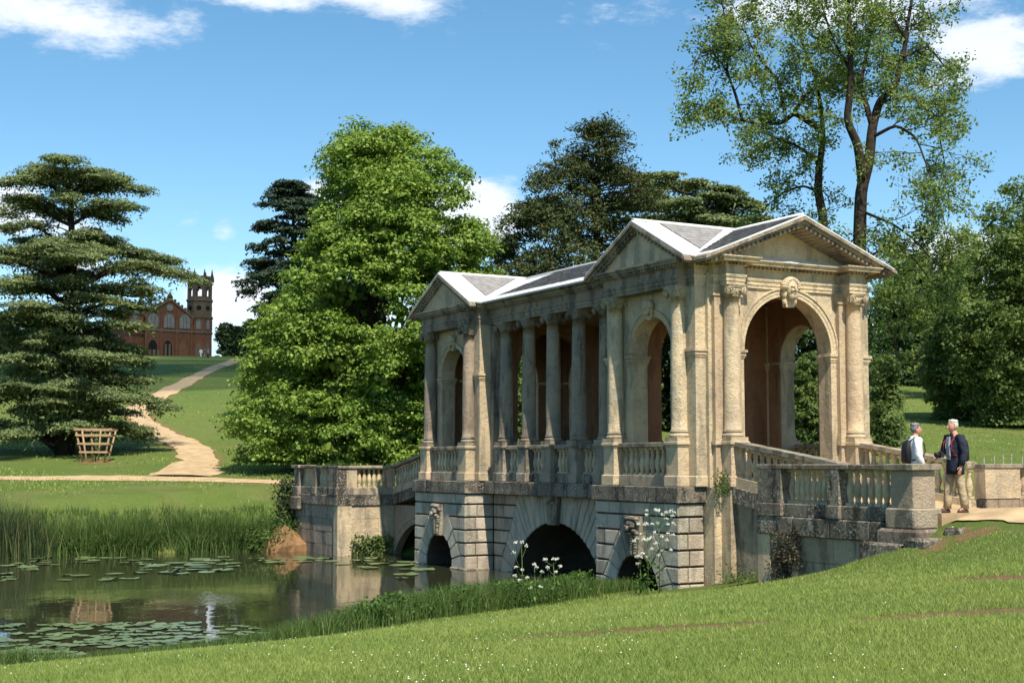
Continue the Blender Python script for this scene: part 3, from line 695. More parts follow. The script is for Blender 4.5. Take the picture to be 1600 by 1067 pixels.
# ---------------- pavilions
ZI0, ZI1 = 5.87, 6.08
def impost(u0, u1, v0, v1):
    mb = S(); mb.box(u0 - .02, u1 + .02, v0 - .02, v1 + .02, ZI0, ZI0 + .05); mb.box(u0 - .04, u1 + .04, v0 - .04, v1 + .04, ZI0 + .05, ZI0 + .14); mb.box(u0 - .07, u1 + .07, v0 - .07, v1 + .07, ZI0 + .14, ZI1)
    return mb.build('impost_band', M['stone'], BR)
def pavilion(fu):
    def B(u0, u1, v0, v1, z0, z1, name, mat='stone', fn=None):
        a, b = sorted((fu(u0), fu(u1))); return S().box(a, b, v0, v1, z0, z1).build(name, M[mat], BR)
    # corner piers with their own plinth
    for (ua, ub) in ((U0, U0 + .62), (U1 - .62, U1)):
        for fv in ((lambda v: v), mirV):
            va, vb = sorted((fv(VK), fv(VK + .62)))
            B(ua, ub, va, vb, Z_LT, Z_ARCH + .05, 'corner_pier')
            a, b = sorted((fu(ua), fu(ub))); impost(a, b, va, vb)
            S().cbox(a - .03, b + .03, va - .03, vb + .03, Z_LT, Z_PL, .02).build('pier_plinth', M['stone'], BR)
    # side walls with an arch, set back a little from the piers
    for fv in ((lambda v: v), mirV):
        va, vb = sorted((fv(VK + .09), fv(VK + .55)))
        a, b = sorted((fu(U0 + .60), fu(U1 - .60)))
        w_ = S(); arched(w_, a, b, 2.72, Z_ARCH + .3, fu(PU), .88, 6.14, va, vb, n=14); w_.build('side_wall', M['stone'], BR)
        sg = -1 if fv(0) == 0 else 1
        archivolt(fu(PU), 6.14, .88, fv(VK + .09), 0, 'u', .17, sg).build('arch_moulding', M['stone'], BR)
        for s in (-1, 1):
            uu = fu(PU) + s * 1.0; impost(uu - .12, uu + .12, va, vb)
        # inner plaster lining
        l0, l1 = sorted((fv(VK + .555), fv(VK + .60)))
        a, b = sorted((fu(U0 + .56), fu(U1 - .56)))
        w_ = S(); arched(w_, a, b, 2.73, 7.75, fu(PU), .90, 6.14, l0, l1, n=14); w_.build('plaster_lining', M['plaster'], BR)
    # end wall and inner cross wall with the carriage arch
    for ua, ub, pl, mat in ((.15, .62, (.625, .67), 'stone'), (U1 - .50, U1 - .02, (U1 - .555, U1 - .505), 'plaster')):
        a, b = sorted((fu(ua), fu(ub)))
        w_ = S(); arched(w_, VK + .3, mirV(VK + .3), 2.72, Z_ARCH + .3, VC, 1.393, 6.08, a, b, 'v', n=18); w_.build('end_wall', M[mat], BR)
        a, b = sorted((fu(pl[0]), fu(pl[1])))
        w_ = S(); arched(w_, VK + .56, mirV(VK + .56), 2.73, 7.75, VC, 1.41, 6.08, a, b, 'v', n=18); w_.build('plaster_lining', M['plaster'], BR)
    archivolt(VC, 6.08, 1.393, fu(.15), 0, 'v', .22, -1 if fu(0) == 0 else 1, 24).build('arch_moulding', M['stone'], BR)
    for s in (-1, 1):
        a, b = sorted((fu(.15), fu(.62))); vv = VC + s * (1.393 + .12); va, vb = vv - .12, vv + .12
        impost(a, b, va, vb)
    # ceiling
    B(U0 + .1, U1 - .1, VK + .1, mirV(VK + .1), 7.76, 7.82, 'ceiling', 'plaster')
    # end columns with responds behind
    for fv in ((lambda v: v), mirV):
        column(fu(-.09), fv(-.08))
        a, b = sorted((fu(-.345), fu(.15))); c, d = sorted((fv(-.335), fv(.165))); die(a, b, c, d)
        c, d = sorted((fv(-.50), fv(.30))); a, b = sorted((fu(.02), fu(.16)))
        S().box(a, b, c, d, Z_LT, Z_ARCH + .02).build('respond_pilaster', M['stone'], BR)
        mb = S(); mb.box(a - .05, b + .05, c - .05, d + .05, Z_PED - .08, Z_PED); mb.box(a - .03, b + .03, c - .03, d + .03, Z_PED, Z_PED + .11); mb.box(a - .015, b + .015, c - .015, d + .015, Z_PED + .11, Z_PED + .25); mb.build('pilaster_base', M['stone'], BR); mb = S()
        mb.box(a - .03, b + .03, c - .05, d + .05, Z_ARCH - .26, Z_ARCH - .06); mb.box(a - .05, b + .05, c - .07, d + .07, Z_ARCH - .06, Z_ARCH + .0)
        mb.build('pilaster_capital', M['stone'], BR)
        # base of the end columns, down to the ground
        a, b = sorted((fu(-.33), fu(.40))); c, d = sorted((fv(-.36), fv(.2))); S().box(a, b, c, d, -.4, Z_LT - .002).build('pier_base', M['stone'], BR)
        a, b = sorted((fu(.03), fu(.45))); c, d = sorted((fv(-.57), fv(-.36))); S().box(a, b, c, d, -.4, Z_LT - .012).build('pier_base', M['stone'], BR)
pavilion(lambda u: u); pavilion(mirU)
# carved heads on the arches
def carved_head(u, v, z, face, s=1.0, label=None):
    """a head with hair on a console, looking along face (du, dv)"""
    f = np.array([face[0], face[1], 0.]); r_ = np.cross(f, (0, 0, 1.)); mb = S(); c0 = np.array([u, v, z])
    def ell(du, df, dz, a, b, c_):
        rings = []
        for ph in np.linspace(-pi / 2 + .1, pi / 2 - .1, 8):
            rings.append([tuple(c0 + s * ((du + a * cos(ph) * cos(t)) * r_ + (df + b * cos(ph) * sin(t)) * f + np.array([0, 0, dz + c_ * sin(ph)]))) for t in np.linspace(0, 2 * pi, 13)[:-1]])
        mb.loft(rings)
    ell(0, .10, .02, .135, .15, .20); ell(0, .16, -.13, .09, .09, .09); ell(0, .25, .0, .028, .04, .06); ell(0, .22, .06, .09, .05, .025)
    ell(-.05, .22, -.02, .035, .04, .035); ell(.05, .22, -.02, .035, .04, .035); ell(0, .23, -.085, .045, .03, .018)
    for k in range(11):
        a = pi * k / 10; ell(-.17 * cos(a), .10, .05 + .16 * sin(a), .065, .1, .065)
    for sd in (-1, 1):
        ell(sd * .15, .07, -.08, .05, .07, .1); ell(sd * .14, .05, -.22, .04, .05, .08)
    mb.prism([tuple(c0 + s * (k * r_ - .05 * f + np.array([0, 0, zz]))) for k, zz in ((-.10, -.34), (.10, -.34), (.16, .20), (-.16, .20))], tuple(s * .12 * f))
    return mb.build('carved_head', M['stone'], BR)
carved_head(.13, VC, 7.62, (-1, 0), 1.25); carved_head(mirU(.13), VC, 7.62, (1, 0), 1.25)
for uu in (PU, mirU(PU)): carved_head(uu, VK + .06, 7.22, (0, -1), .85); carved_head(uu, mirV(VK + .06), 7.22, (0, 1), .85)

# ---------------- entablature: mouldings swept round the whole plan
e_ = .28
def plan():
    q = [(.25, VK - .02), (PC1 - e_, VK - .02), (PC1 - e_, -1.18), (PC2 + e_, -1.18), (PC2 + e_, VK - .02), (U1 + .014, VK - .02), (U1 + .014, -.59)]
    side = q + [(mirU(u), v) for u, v in q[::-1]]
    endf = [(15.534, -.50), (15.534 + .24, -.50), (15.534 + .24, -.35), (16.064, -.35), (16.064, .19), (15.534 + .15, .19)]
    endf = [(mirU(.25), -.50), (mirU(.02), -.50), (mirU(.02), -.35), (mirU(-.28), -.35), (mirU(-.28), .19), (mirU(.10), .19)]
    endm = [(u, mirV(v)) for u, v in endf[::-1]]
    half = side + endf + endm
    return half + [(mirU(u), mirV(v)) for u, v in half]
PLAN = plan()
def sweep(prof, name, mat, wide=0.0):
  for half in ((0, 13, 26, 39), (13, 26, 39, 52)):
    n = len(PLAN); mb = S(); rings = []; end = half[0] == 13; pf = [(d + (wide if end and d > .1 else 0), z) for d, z in prof]
    for i in range(n):
        p = np.array(PLAN[i]); a = p - np.array(PLAN[i - 1]); b = np.array(PLAN[(i + 1) % n]) - p
        a /= np.linalg.norm(a); b /= np.linalg.norm(b)
        na = np.array([a[1], -a[0]]); nb = np.array([b[1], -b[0]]); o = na + nb if abs(na @ nb) < .5 else na
        rings.append([(p[0] + d * o[0], p[1] + d * o[1], z) for d, z in pf])
    rings.append(rings[0])
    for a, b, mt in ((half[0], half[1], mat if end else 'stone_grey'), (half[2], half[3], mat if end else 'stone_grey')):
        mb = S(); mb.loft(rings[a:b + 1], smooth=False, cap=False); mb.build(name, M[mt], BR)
sweep([(-.30, Z_ARCH), (0, Z_ARCH), (0, 7.69), (.018, 7.695), (.018, 7.785), (.036, 7.79), (.05, 7.83), (.05, Z_FR), (-.30, Z_FR), (-.30, Z_ARCH)], 'architrave', 'stone')
sweep([(-.30, Z_FR), (0.0, Z_FR), (0.0, 8.06), (-.30, 8.06), (-.30, Z_FR)], 'frieze', 'stone')
sweep([(-.30, 8.06), (.03, 8.06), (.05, 8.085), (.05, 8.15), (.155, 8.155), (.16, 8.155), (.17, 8.205), (.19, 8.21), (.22, 8.25), (.22, Z_CO), (-.30, Z_CO), (-.30, 8.06)], 'cornice', 'stone', .10)
def dentils():
    mb = S(); n = len(PLAN)
    for i in range(n):
        p = np.array(PLAN[i]); q = np.array(PLAN[(i + 1) % n]); d = q - p; L_ = np.linalg.norm(d); d /= L_; nn = np.array([d[1], -d[0]])
        k = int(L_ / .13)
        for j in range(k + 1):
            c = p + d * (L_ * (j + .5) / (k + 1)) + nn * .085
            e = d * .032; f = nn * .045
            mb.hexa([(*(c - e - f), 8.09), (*(c + e - f), 8.09), (*(c + e + f), 8.09), (*(c - e + f), 8.09), (*(c - e - f), 8.152), (*(c + e - f), 8.152), (*(c + e + f), 8.152), (*(c - e + f), 8.152)])
    tag(mb.build('dentils', M['stone_grey'], BR), kind='stuff')
dentils()
S().box(4.1, mirU(4.1), -.25, mirV(-.25), 7.70, 7.76).build('ceiling', M['plaster'], BR)

# ---------------- roofs
RZ = 9.44
def slope_point(u, v, which): pass
def slate_rows(P00, P10, P01, P11, name='slates', pitch=.11, lift=.03):
    """slate courses on a quad: P00-P10 eave, P01-P11 top"""
    P00, P10, P01, P11 = [np.array(p, float) for p in (P00, P10, P01, P11)]
    L_ = np.linalg.norm((P01 + P11) / 2 - (P00 + P10) / 2); n = max(3, int(L_ / pitch)); nrm = np.cross(P10 - P00, P01 - P00); nrm /= np.linalg.norm(nrm)
    if nrm[2] < 0: nrm = -nrm
    mb = S()
    for k in range(n):
        t0 = k / n; t1 = min(1, (k + 1.25) / n)
        a = P00 + (P01 - P00) * t0; b = P10 + (P11 - P10) * t0; c = P10 + (P11 - P10) * t1; d = P00 + (P01 - P00) * t1
        W = np.linalg.norm(b - a); m = max(1, int(W / .2)); cu = np.sort(np.concatenate([[0, 1], (np.arange(1, m) + random.uniform(-.3, .3)) / m])) if m > 1 else np.array([0, 1])
        for q0, q1 in zip(cu[:-1], cu[1:]):
            li = lift + random.uniform(-.008, .008); gp = .004 / max(W, .01)
            p = [a + (b - a) * (q0 + gp) + nrm * li, a + (b - a) * (q1 - gp) + nrm * li, d + (c - d) * (q1 - gp) + nrm * .008, d + (c - d) * (q0 + gp) + nrm * .008]
            lo = [p[0] - nrm * .018, p[1] - nrm * .018]
            mb.add(p + lo, [(0, 1, 2, 3), (0, 4, 5, 1)])
    return tag(mb.build(name, M['slate'], BR), kind='stuff')
def slab(pts, name, mat, th=.05):
    mb = S(); P = [np.array(p, float) for p in pts]; mb.prism([p - np.array([0, 0, th]) for p in P], (0, 0, th)); return mb.build(name, M[mat], BR)
EM = -.93; ZE = 8.285                       # mid eave
for fv in ((lambda v: v), mirV):
    # roof over the colonnade
    e, f = fv(EM), fv(VC); k = (RZ - ZE) / (VC - EM)
    slab([(4.0, e, ZE), (mirU(4.0), e, ZE), (mirU(4.0), f, RZ), (4.0, f, RZ)], 'roof_deck', 'slate')
    w_ = fv(EM + .42); zz = ZE + .42 * k
    slate_rows((4.2, w_, zz), (mirU(4.2), w_, zz), (4.2, f, RZ), (mirU(4.2), f, RZ))
    slab([(4.2, fv(EM - .02), ZE + .02), (mirU(4.2), fv(EM - .02), ZE + .02), (mirU(4.2), fv(EM + .46), zz + .05), (4.2, fv(EM + .46), zz + .05)], 'lead_eave', 'lead', .03)
    for fu in ((lambda u: u), mirU):
        # pavilion main slope
        EP = -1.08; e = fv(EP); kp = (RZ - ZE) / (VC - EP)
        ua, ub = fu(-.58), fu(4.3)
        slab([(ua, e, ZE), (ub, e, ZE), (ub, f, RZ), (ua, f, RZ)], 'roof_deck', 'lead', .03)
        slate_rows((fu(-.42), fv(EP + .30), ZE + .30 * kp), (fu(2.2), fv(EP + .30), ZE + .30 * kp), (fu(-.42), f, RZ - .0), (fu(2.2), f, RZ - .0), lift=.028)
        # cross gable: ridge across the bridge
        VG = -1.42; g = fv(VG)
        for s in (-1, 1):
            uu = fu(PU + s * 2.22); ur = fu(PU); ks = (RZ - .02 - ZE) / 2.22
            slab([(uu, g, ZE + .03), (ur, g, RZ + .01), (ur, f, RZ + .01), (uu, f, ZE + .03)], 'roof_deck', 'lead', .03)
            # slates: triangle between the lead verge and the valley
            a = np.array([fu(PU + s * 1.78), fv(-.58), ZE + .03 + .44 * ks]); b = np.array([ur, fv(-.58), RZ + .015]); c = np.array([ur, fv(VC - .35), RZ + .015])
            nst = 9
            mb = S()
            for j in range(nst):
                t0, t1 = j / nst, (j + 1.2) / nst; t1 = min(t1, 1)
                A0 = a + (b - a) * t0; A1 = a + (b - a) * t1; C0 = a + (c - a) * t0; C1 = a + (c - a) * t1
                li = .03; mb.add([A0 + (0, 0, li), C0 + (0, 0, li), C1 + (0, 0, .012), A1 + (0, 0, .012), A0, C0], [(0, 1, 2, 3), (0, 4, 5, 1)])
            mb.build('slates', M['slate'], BR)
    # ridge caps
S().tube([(-.5, VC, RZ + .01), (mirU(-.5), VC, RZ + .01)], .06, 8).build('ridge_cap', M['lead'], BR)
for uu in (PU, mirU(PU)): S().tube([(uu, -1.36, RZ + .02), (uu, mirV(-1.36), RZ + .02)], .055, 8).build('ridge_cap', M['lead'], BR)
# pediments: tympanum, raking cornice
def pediment(along, pc, hw, plane, sg, zb=Z_CO, dep=.26, tymp_back=.2):
    """along 'u': gable on the long side; 'v': gable on the end"""
    def P(a, b, z): return (a, b, z) if along == 'u' else (b, a, z)
    zt = RZ - .02; rise = zt - ZE
    mb = S(); hx = hw - .35
    b0 = plane + (-sg) * tymp_back
    mb.prism([P(pc - hx, b0, zb - .03), P(pc + hx, b0, zb - .03), P(pc, b0, zb + (zt - zb) * hx / hw - .05)], np.array(P(0, -sg * .15, 0)))
    mb.build('tympanum', M['stone'], BR)
    sl = rise / hw
    for s in (-1, 1):
        m2 = S()
        def rake(t0, t1, b_in, b_out, drop0, drop1):
            A = []
            for t in (t0, t1):
                a = pc + s * hw * (1 - t); z = ZE + rise * t
                A += [P(a, b_in, z - drop1), P(a, b_out, z - drop1), P(a, b_out, z - drop0), P(a, b_in, z - drop0)]
            m2.hexa([A[0], A[1], A[2], A[3], A[4], A[5], A[6], A[7]])
        rake(-.03, 1, b0, plane + sg * .03, .02, .10); rake(-.01, 1, b0, plane - sg * .05, .10, .17); rake(.06, 1, b0, plane - sg * .13, .17, .24)
        m2.build('raking_cornice', M['stone_grey'], BR)
        # dentils under the rake
        m3 = S(); L_ = hw; k = int(L_ / .14)
        for j in range(2, k):
            t = j / k; a = pc + s * hw * (1 - t); z = ZE + rise * t - .175 - .05
            x0, x1 = a - .033, a + .033; q0, q1 = sorted((plane - sg * .13 + sg * .06, b0))
            m3.hexa([P(x0, q0, z - .03), P(x1, q0, z - .03), P(x1, q1, z - .03), P(x0, q1, z - .03), P(x0, q0, z + .04), P(x1, q0, z + .04), P(x1, q1, z + .04), P(x0, q1, z + .04)])
        tag(m3.build('rake_dentils', M['stone_grey'], BR), kind='stuff')
for uu in (PU, mirU(PU)): pediment('u', uu, 2.22, -1.40, -1); pediment('u', uu, 2.22, mirV(-1.40), 1)
pediment('v', VC, VC + 1.08, -.55, -1, tymp_back=.80); pediment('v', VC, VC + 1.08, mirU(-.55), 1, tymp_back=.80)

# ---------------- ramps, terraces and their balustrades
def sloped(mb, u0, u1, v0, v1, zb0, zb1, zt0, zt1):
    return mb.hexa([(u0, v0, zb0), (u1, v0, zb1), (u1, v1, zb1), (u0, v1, zb0), (u0, v0, zt0), (u1, v0, zt1), (u1, v1, zt1), (u0, v1, zt0)])
UW = -4.2; VW = -2.35
def ashlar(u0, u1, v0, v1, z0, z1, name, mat, rows=.48, L_=1.05):
    """a plain wall of squared stones with fine joints"""
    n = max(1, round((z1 - z0) / rows)); lu = (u1 - u0) > (v1 - v0); a0, a1 = (u0, u1) if lu else (v0, v1)
    for k in range(n):
        m = max(1, round((a1 - a0) / L_)); cs = [a0] + [a0 + (a1 - a0) * (j + (.5 if k % 2 else 0) * (j < m)) / m + random.uniform(-.08, .08) for j in range(1 - k % 2, m)] + [a1]
        zb, zt = z0 + (z1 - z0) * k / n, z0 + (z1 - z0) * (k + 1) / n
        for p, q in zip(cs[:-1], cs[1:]):
            if q - p < .05: continue
            d = random.uniform(-.006, .006); mb = S()
            if lu: mb.cbox(p + .003, q - .003, v0 + d, v1 - d, zb + .003, zt - .003, .008)
            else: mb.cbox(u0 + d, u1 - d, p + .003, q - .003, zb + .003, zt - .003, .008)
            mb.build(name, M[mat], BR)
def approach(fu, near):
    dz = 0.0 if near else -.10
    zc1 = 3.33 + dz                        # cap height where the ramp meets the terrace
    for fv in ((lambda v: v), mirV):
        c, d = sorted((fv(-.21), fv(.03)))
        cc = (c + d) / 2
        u0, u1 = fu(-.36), fu(UW + .28)
        s = S(); sloped(s, u0, u1, c - .05, d + .05, Z_PED - .115, zc1 - .115, Z_PED - .01, zc1 - .01); s.build('ramp_rail', M['stone_grey'], BR)
        s = S(); sloped(s, u0, u1, c - .03, d + .03, Z_LT, zc1 - 1.10, Z_LT + .24, zc1 - .86); s.build('ramp_plinth', M['stone'], BR)
        s = S(); sloped(s, u0, u1, c - .10, d + .06, Z_LB + .02, zc1 - 1.48, Z_LT - .003, zc1 - 1.103); s.build('ramp_ledge', M['stone_dark'], BR)
        balusters(u0, cc, u1, cc, 15, Z_LT + .24, zc1 - .86, BAL)
        # wall under the ramp
        if near:
            s = S(); sloped(s, u0, u1, c, d, -.3, -.3, Z_LB + .03, zc1 - 1.47); s.build('ramp_wall', M['stone_grey'], BR)
        else:
            s = S(); a, b = sorted((u0, u1)); arched(s, a, b + .3, -.6, zc1 - 1.45, 17.3, 2.7, -1.5, c, d, n=20); s.build('ramp_wall', M['stone_grey'], BR)
            archivolt(17.3, -1.5, 2.7, fv(-.21), 0, 'u', .26, -1 if fv(0) == 0 else 1, 30, .04).build('ramp_arch_moulding', M['stone_grey'], BR)
        # cross wall of the terrace
        a, b = sorted((fu(UW), fu(UW + .30))); p, q = sorted((fv(VW), fv(-.2)))
        zl = 2.23 + dz
        ashlar(a, b, p, q, -.6, zl - .372, 'wall_stone', 'stone')
        S().cbox(a - .06, b + .06, p - .06, q + .05, zl - .37, zl, .02).build('terrace_ledge', M['stone_dark'], BR)
        S().cbox(a + .0, b - .0, p, q, zl + .001, zl + .27, .02).build('terrace_plinth', M['stone_grey'], BR)
        S().cbox(a - .05, b + .05, p - .05, q + .03, zl + .96, zl + 1.06, .015).build('terrace_rail', M['stone_grey'], BR)
        # piers and balusters of the cross wall
        p1, p2 = (fv(VW + .0), fv(VW + .72)); p1, p2 = sorted((p1, p2 if not (near and fv(0)) else fv(VW + .08))); S().box(a + .01, b - .01, p1, p2, zl + .27, zl + .96).build('terrace_pier', M['stone'], BR)
        r1, r2 = sorted((fv(-1.30 if near and fv(0) else -.42), fv(-.16))); S().box(a - .02, b + .02, r1, r2, zl + .27, zl + .96).build('terrace_pier', M['stone'], BR)
        balusters((a + b) / 2, fv(VW + .76 if not (near and fv(0)) else VW + .1), (a + b) / 2, fv(-.44 if not (near and fv(0)) else -1.33), 6, zl + .27)
        if True:
            for (t0, t1) in ((VW - .035, VW + .5), (-.5, -.17)):
                e0, e1 = sorted((fv(t0), fv(t1))); S().box(a - .04, b + .04, e0, e1, -.6, zl - .372).build('wall_strip', M['stone'], BR)
        # long wall of the terrace, parallel to the bridge
        p, q = sorted((fv(VW), fv(VW + .30))); ue = fu(-8.3); a, b = sorted((fu(UW + .30), ue))
        ashlar(a, b, p, q, -.6, zl - .372, 'wall_stone', 'stone_grey')
        for k in range(4):
            x0 = a + (b - a) * k / 4; x1 = a + (b - a) * (k + 1) / 4; S().cbox(x0 + .003, x1 - .003, p - .08, q + .05, zl - .37, zl, .02).build('terrace_ledge', M['stone_dark'], BR)
        S().cbox(a, b, p - .02, q + .02, zl + .001, zl + .27, .02).build('terrace_plinth', M['stone_dark'], BR)
        for k in range(3):
            x0 = a + (b - a) * k / 3; x1 = a + (b - a) * (k + 1) / 3; S().cbox(x0 + .002, x1 - .002, p - .06, q + .04, zl + .96, zl + 1.06, .015).build('terrace_rail', M['stone_dark'], BR)
        pv, qv = sorted((fv(VW - .06), fv(VW + .32)))
        for (x0, x1) in ((UW + .3, UW - .45), (-6.02, -6.36)):
            e0, e1 = sorted((fu(x0), fu(x1))); S().cbox(e0, e1, pv, qv, zl + .27, zl + .957, .01).build('terrace_pier', M['stone_dark'], BR)
            S().cbox(e0 - .02, e1 + .02, pv - .03, qv + .03, zl + .003, zl + .272, .015).build('pier_plinth', M['stone_dark'], BR)
        e0, e1 = sorted((fu(-7.75), fu(-8.32))); p3, q3 = sorted((fv(VW - .06), fv(VW + .50)))
        S().cbox(e0, e1, p3, q3, zl + .27, zl + .96, .015).build('end_pier', M['stone_grey'], BR)
        S().cbox(e0 - .08, e1 + .08, p3 - .08, q3 + .08, zl - .10, zl + .275, .03).build('pier_plinth', M['stone_grey'], BR)
        S().cbox(e0 - .09, e1 + .09, p3 - .09, q3 + .09, zl + .957, zl + 1.075, .015).build('pier_cap', M['stone_grey'], BR)
        S().cbox(e0 - .25, e1 + .25, p3 - .16, q3 + .16, zl - .62, zl - .10, .05).build('footing', M['stone_dark'], BR)
        balusters(fu(UW - .50), (p + q) / 2, fu(-6.0), (p + q) / 2, 8, zl + .27)
        balusters(fu(-6.38), (p + q) / 2, fu(-7.73), (p + q) / 2, 7, zl + .27)
    # paved floor
    s = S(); a0, a1 = fu(-.2), fu(UW); sloped(s, a0, a1, .0, mirV(.0), 2.4, 1.9, 2.728, 2.29 + dz); s.build('ramp_floor', M['path'], BR)
    s = S(); a0, a1 = fu(UW - .0), fu(-8.5); sloped(s, a0, a1, VW + .45, mirV(VW + .45), 1.7, 1.9, 2.285 + dz, 2.41 + dz); s.build('terrace_floor', M['path'], BR)
approach(lambda u: u, True); approach(mirU, False)
# broken footing blocks at the near end
for (u, v, z, a, b, c, rz) in ((-7.75, -2.60, 1.66, .95, .34, .42, .06), (-8.62, -2.42, 1.80, .62, .55, .36, -.12), (-8.95, -1.95, 2.05, .40, .45, .26, .25)):
    mb = MB(); mb.cbox(-b / 2, b / 2, -a / 2, a / 2, -c / 2, c / 2, .045); mb.v = [(x + random.uniform(-.025, .025), y + random.uniform(-.025, .025), q + random.uniform(-.025, .025)) for x, y, q in mb.v]
    o = mb.build('footing', M['stone_dark'], BR, loc(u, v, z)); o.rotation_euler = (random.uniform(-.05, .05), random.uniform(-.05, .05), rz)
# ------------------------------------------------------------------ trees
def zg(x, y): return float(terrain(x, y))
def blob_leaves(blobs, n, size, r, up=.35, shell=(.72, 1.06), flat=.55, aspect=.7):
    """leaves on the shells of many small clumps: blobs (M, 6) centre + radii"""
    B_ = np.asarray(blobs, float); w_ = (B_[:, 3] * B_[:, 4] + B_[:, 5] * B_[:, 3]); w_ = w_ / w_.sum()
    k = r.choice(len(B_), n, p=w_); d = unit(r.normal(size=(n, 3)))
    d[:, 2] = np.where(d[:, 2] < -flat, -d[:, 2], d[:, 2])
    rad = r.uniform(shell[0], shell[1], (n, 1))
    pos = B_[k, :3] + d * B_[k, 3:6] * rad
    nrm = unit(d + np.array([0, 0, up]) + r.normal(size=(n, 3)) * .45)
    sz = size * r.uniform(.6, 1.35, n)
    return pos, nrm, sz
def curve_pts(p0, p1, bend, n=6):
    p0, p1, bend = [np.array(q, float) for q in (p0, p1, bend)]
    t = np.linspace(0, 1, n)[:, None]; return p0 * (1 - t) + p1 * t + bend * (4 * t * (1 - t))
def plant_tree(name, label, cat='tree', group=None, loc_=(0, 0, 0)):
    o = empty(name, loc_); return tag(o, label, cat, group)
def trunk_obj(root, polys, mat='bark', name='trunk', n=8):
    mb = MB()
    for pts, rad in polys: mb.tube(pts, rad, n)
    return mb.build(name, M[mat], root)
def crown_from(root, pos, nrm, sz, mat, aspect=.7, name='crown', r=rng, dirs=None):
    return obj(name, leaf_mesh(name, pos, nrm, sz, aspect, r, dirs, tri=mat not in ('lime', 'ash')), M[mat], root)

def sub_blobs(bl, r, n, f=.36, up=.3):
    """small clumps over the outside of big ones"""
    k = np.repeat(np.arange(len(bl)), n); d = unit(r.normal(size=(len(k), 3)) + np.array([0, 0, up])); o = bl[k]
    out = unit(o[:, :3] * np.array([1, 1, 0]) + 1e-6); d = unit(d + out * .5)
    s = o[:, 3:6] * f * r.uniform(.6, 1.4, (len(k), 1)); c = o[:, :3] + d * o[:, 3:6] * r.uniform(.55, 1.0, (len(k), 1))
    return np.concatenate([c, s * np.array([1.15, 1.15, .7])], 1)
def ring_blobs(r, levels, blob, step=1.2, squash=.75, fill=.35, jit=.35):
    """levels: (z, cx, rx_left, rx_right, ry) of a crown; clumps on its surface and some inside"""
    L_ = np.array(levels, float); out = []
    z = L_[0, 0]
    while z < L_[-1, 0]:
        cx, rl, rr, ry = [np.interp(z, L_[:, 0], L_[:, i]) for i in range(1, 5)]
        per = 2 * pi * (rl + rr + ry) / 3; n = max(4, int(per / step)); a0 = r.uniform(0, 6)
        for k in range(n):
            a = a0 + 2 * pi * k / n + r.uniform(-.2, .2); q = r.uniform(.78, 1.03) if r.random() > fill * .5 else r.uniform(.3, .75)
            rx = rr if cos(a) > 0 else rl; s = blob * r.uniform(.65, 1.3)
            out.append((cx + cos(a) * max(rx * q - s * .62, 0), sin(a) * max(ry * q - s * .62, 0), z + r.normal() * jit, s, s, s * squash))
        z += step * .8
    return np.array(out)

def lime_tree():
    r = np.random.default_rng(11); d = 68; b = at_depth(585, 715, d); b[2] = zg(b[0], b[1]); k = d / 2177.
    root = plant_tree('lime_tree', 'big bright green broadleaf tree behind the far pavilion, crown to the ground', loc_=tuple(b))
    def lv(y, xl, xr, ry): return ((715 - y) * k, ((xl + xr) / 2 - 585) * k, (xr - xl) / 2 * k, (xr - xl) / 2 * k, ry)
    lev = [lv(705, 385, 715, 4.6), lv(670, 358, 745, 5.4), lv(620, 360, 760, 5.6), lv(560, 385, 765, 5.6), lv(500, 398, 775, 5.6), lv(450, 420, 778, 5.4), lv(400, 462, 772, 5.0), lv(350, 478, 758, 4.6), lv(300, 492, 728, 4.0), lv(265, 498, 700, 3.5), lv(235, 508, 675, 3.0), lv(212, 524, 648, 2.4), lv(200, 545, 622, 1.4)]
    bl = ring_blobs(r, lev, 1.35, 1.75, .78, .3, .6)
    pos, nrm, sz = blob_leaves(sub_blobs(bl, r, 24, .36, .5), 190000, .165, r, .5, (.3, 1.15), .5)
    cp_, cn_, cs_ = blob_leaves(bl * np.array([.72, .72, .97, 1, 1, 1]), 15000, .40, r, .3, (0, .7), .9); pos = np.concatenate([pos, cp_]); nrm = np.concatenate([nrm, cn_]); sz = np.concatenate([sz, cs_])
    pos[:, 2] = np.maximum(pos[:, 2], .35)
    crown_from(root, pos, nrm, sz, 'lime', .8, r=r)
    polys = [(curve_pts((0, 0, -.3), (.1, 0, 14), (.2, 0, 0), 9), np.linspace(.5, .08, 9))]
    for i in range(26):
        z0 = r.uniform(1.2, 11); c = bl[r.integers(len(bl))]
        if c[2] < z0: continue
        polys.append((curve_pts((0, 0, z0), c[:3] * .92 + (0, 0, z0 * .0), (0, 0, .5), 6), np.linspace(.16, .03, 6)))
    trunk_obj(root, polys)
lime_tree()

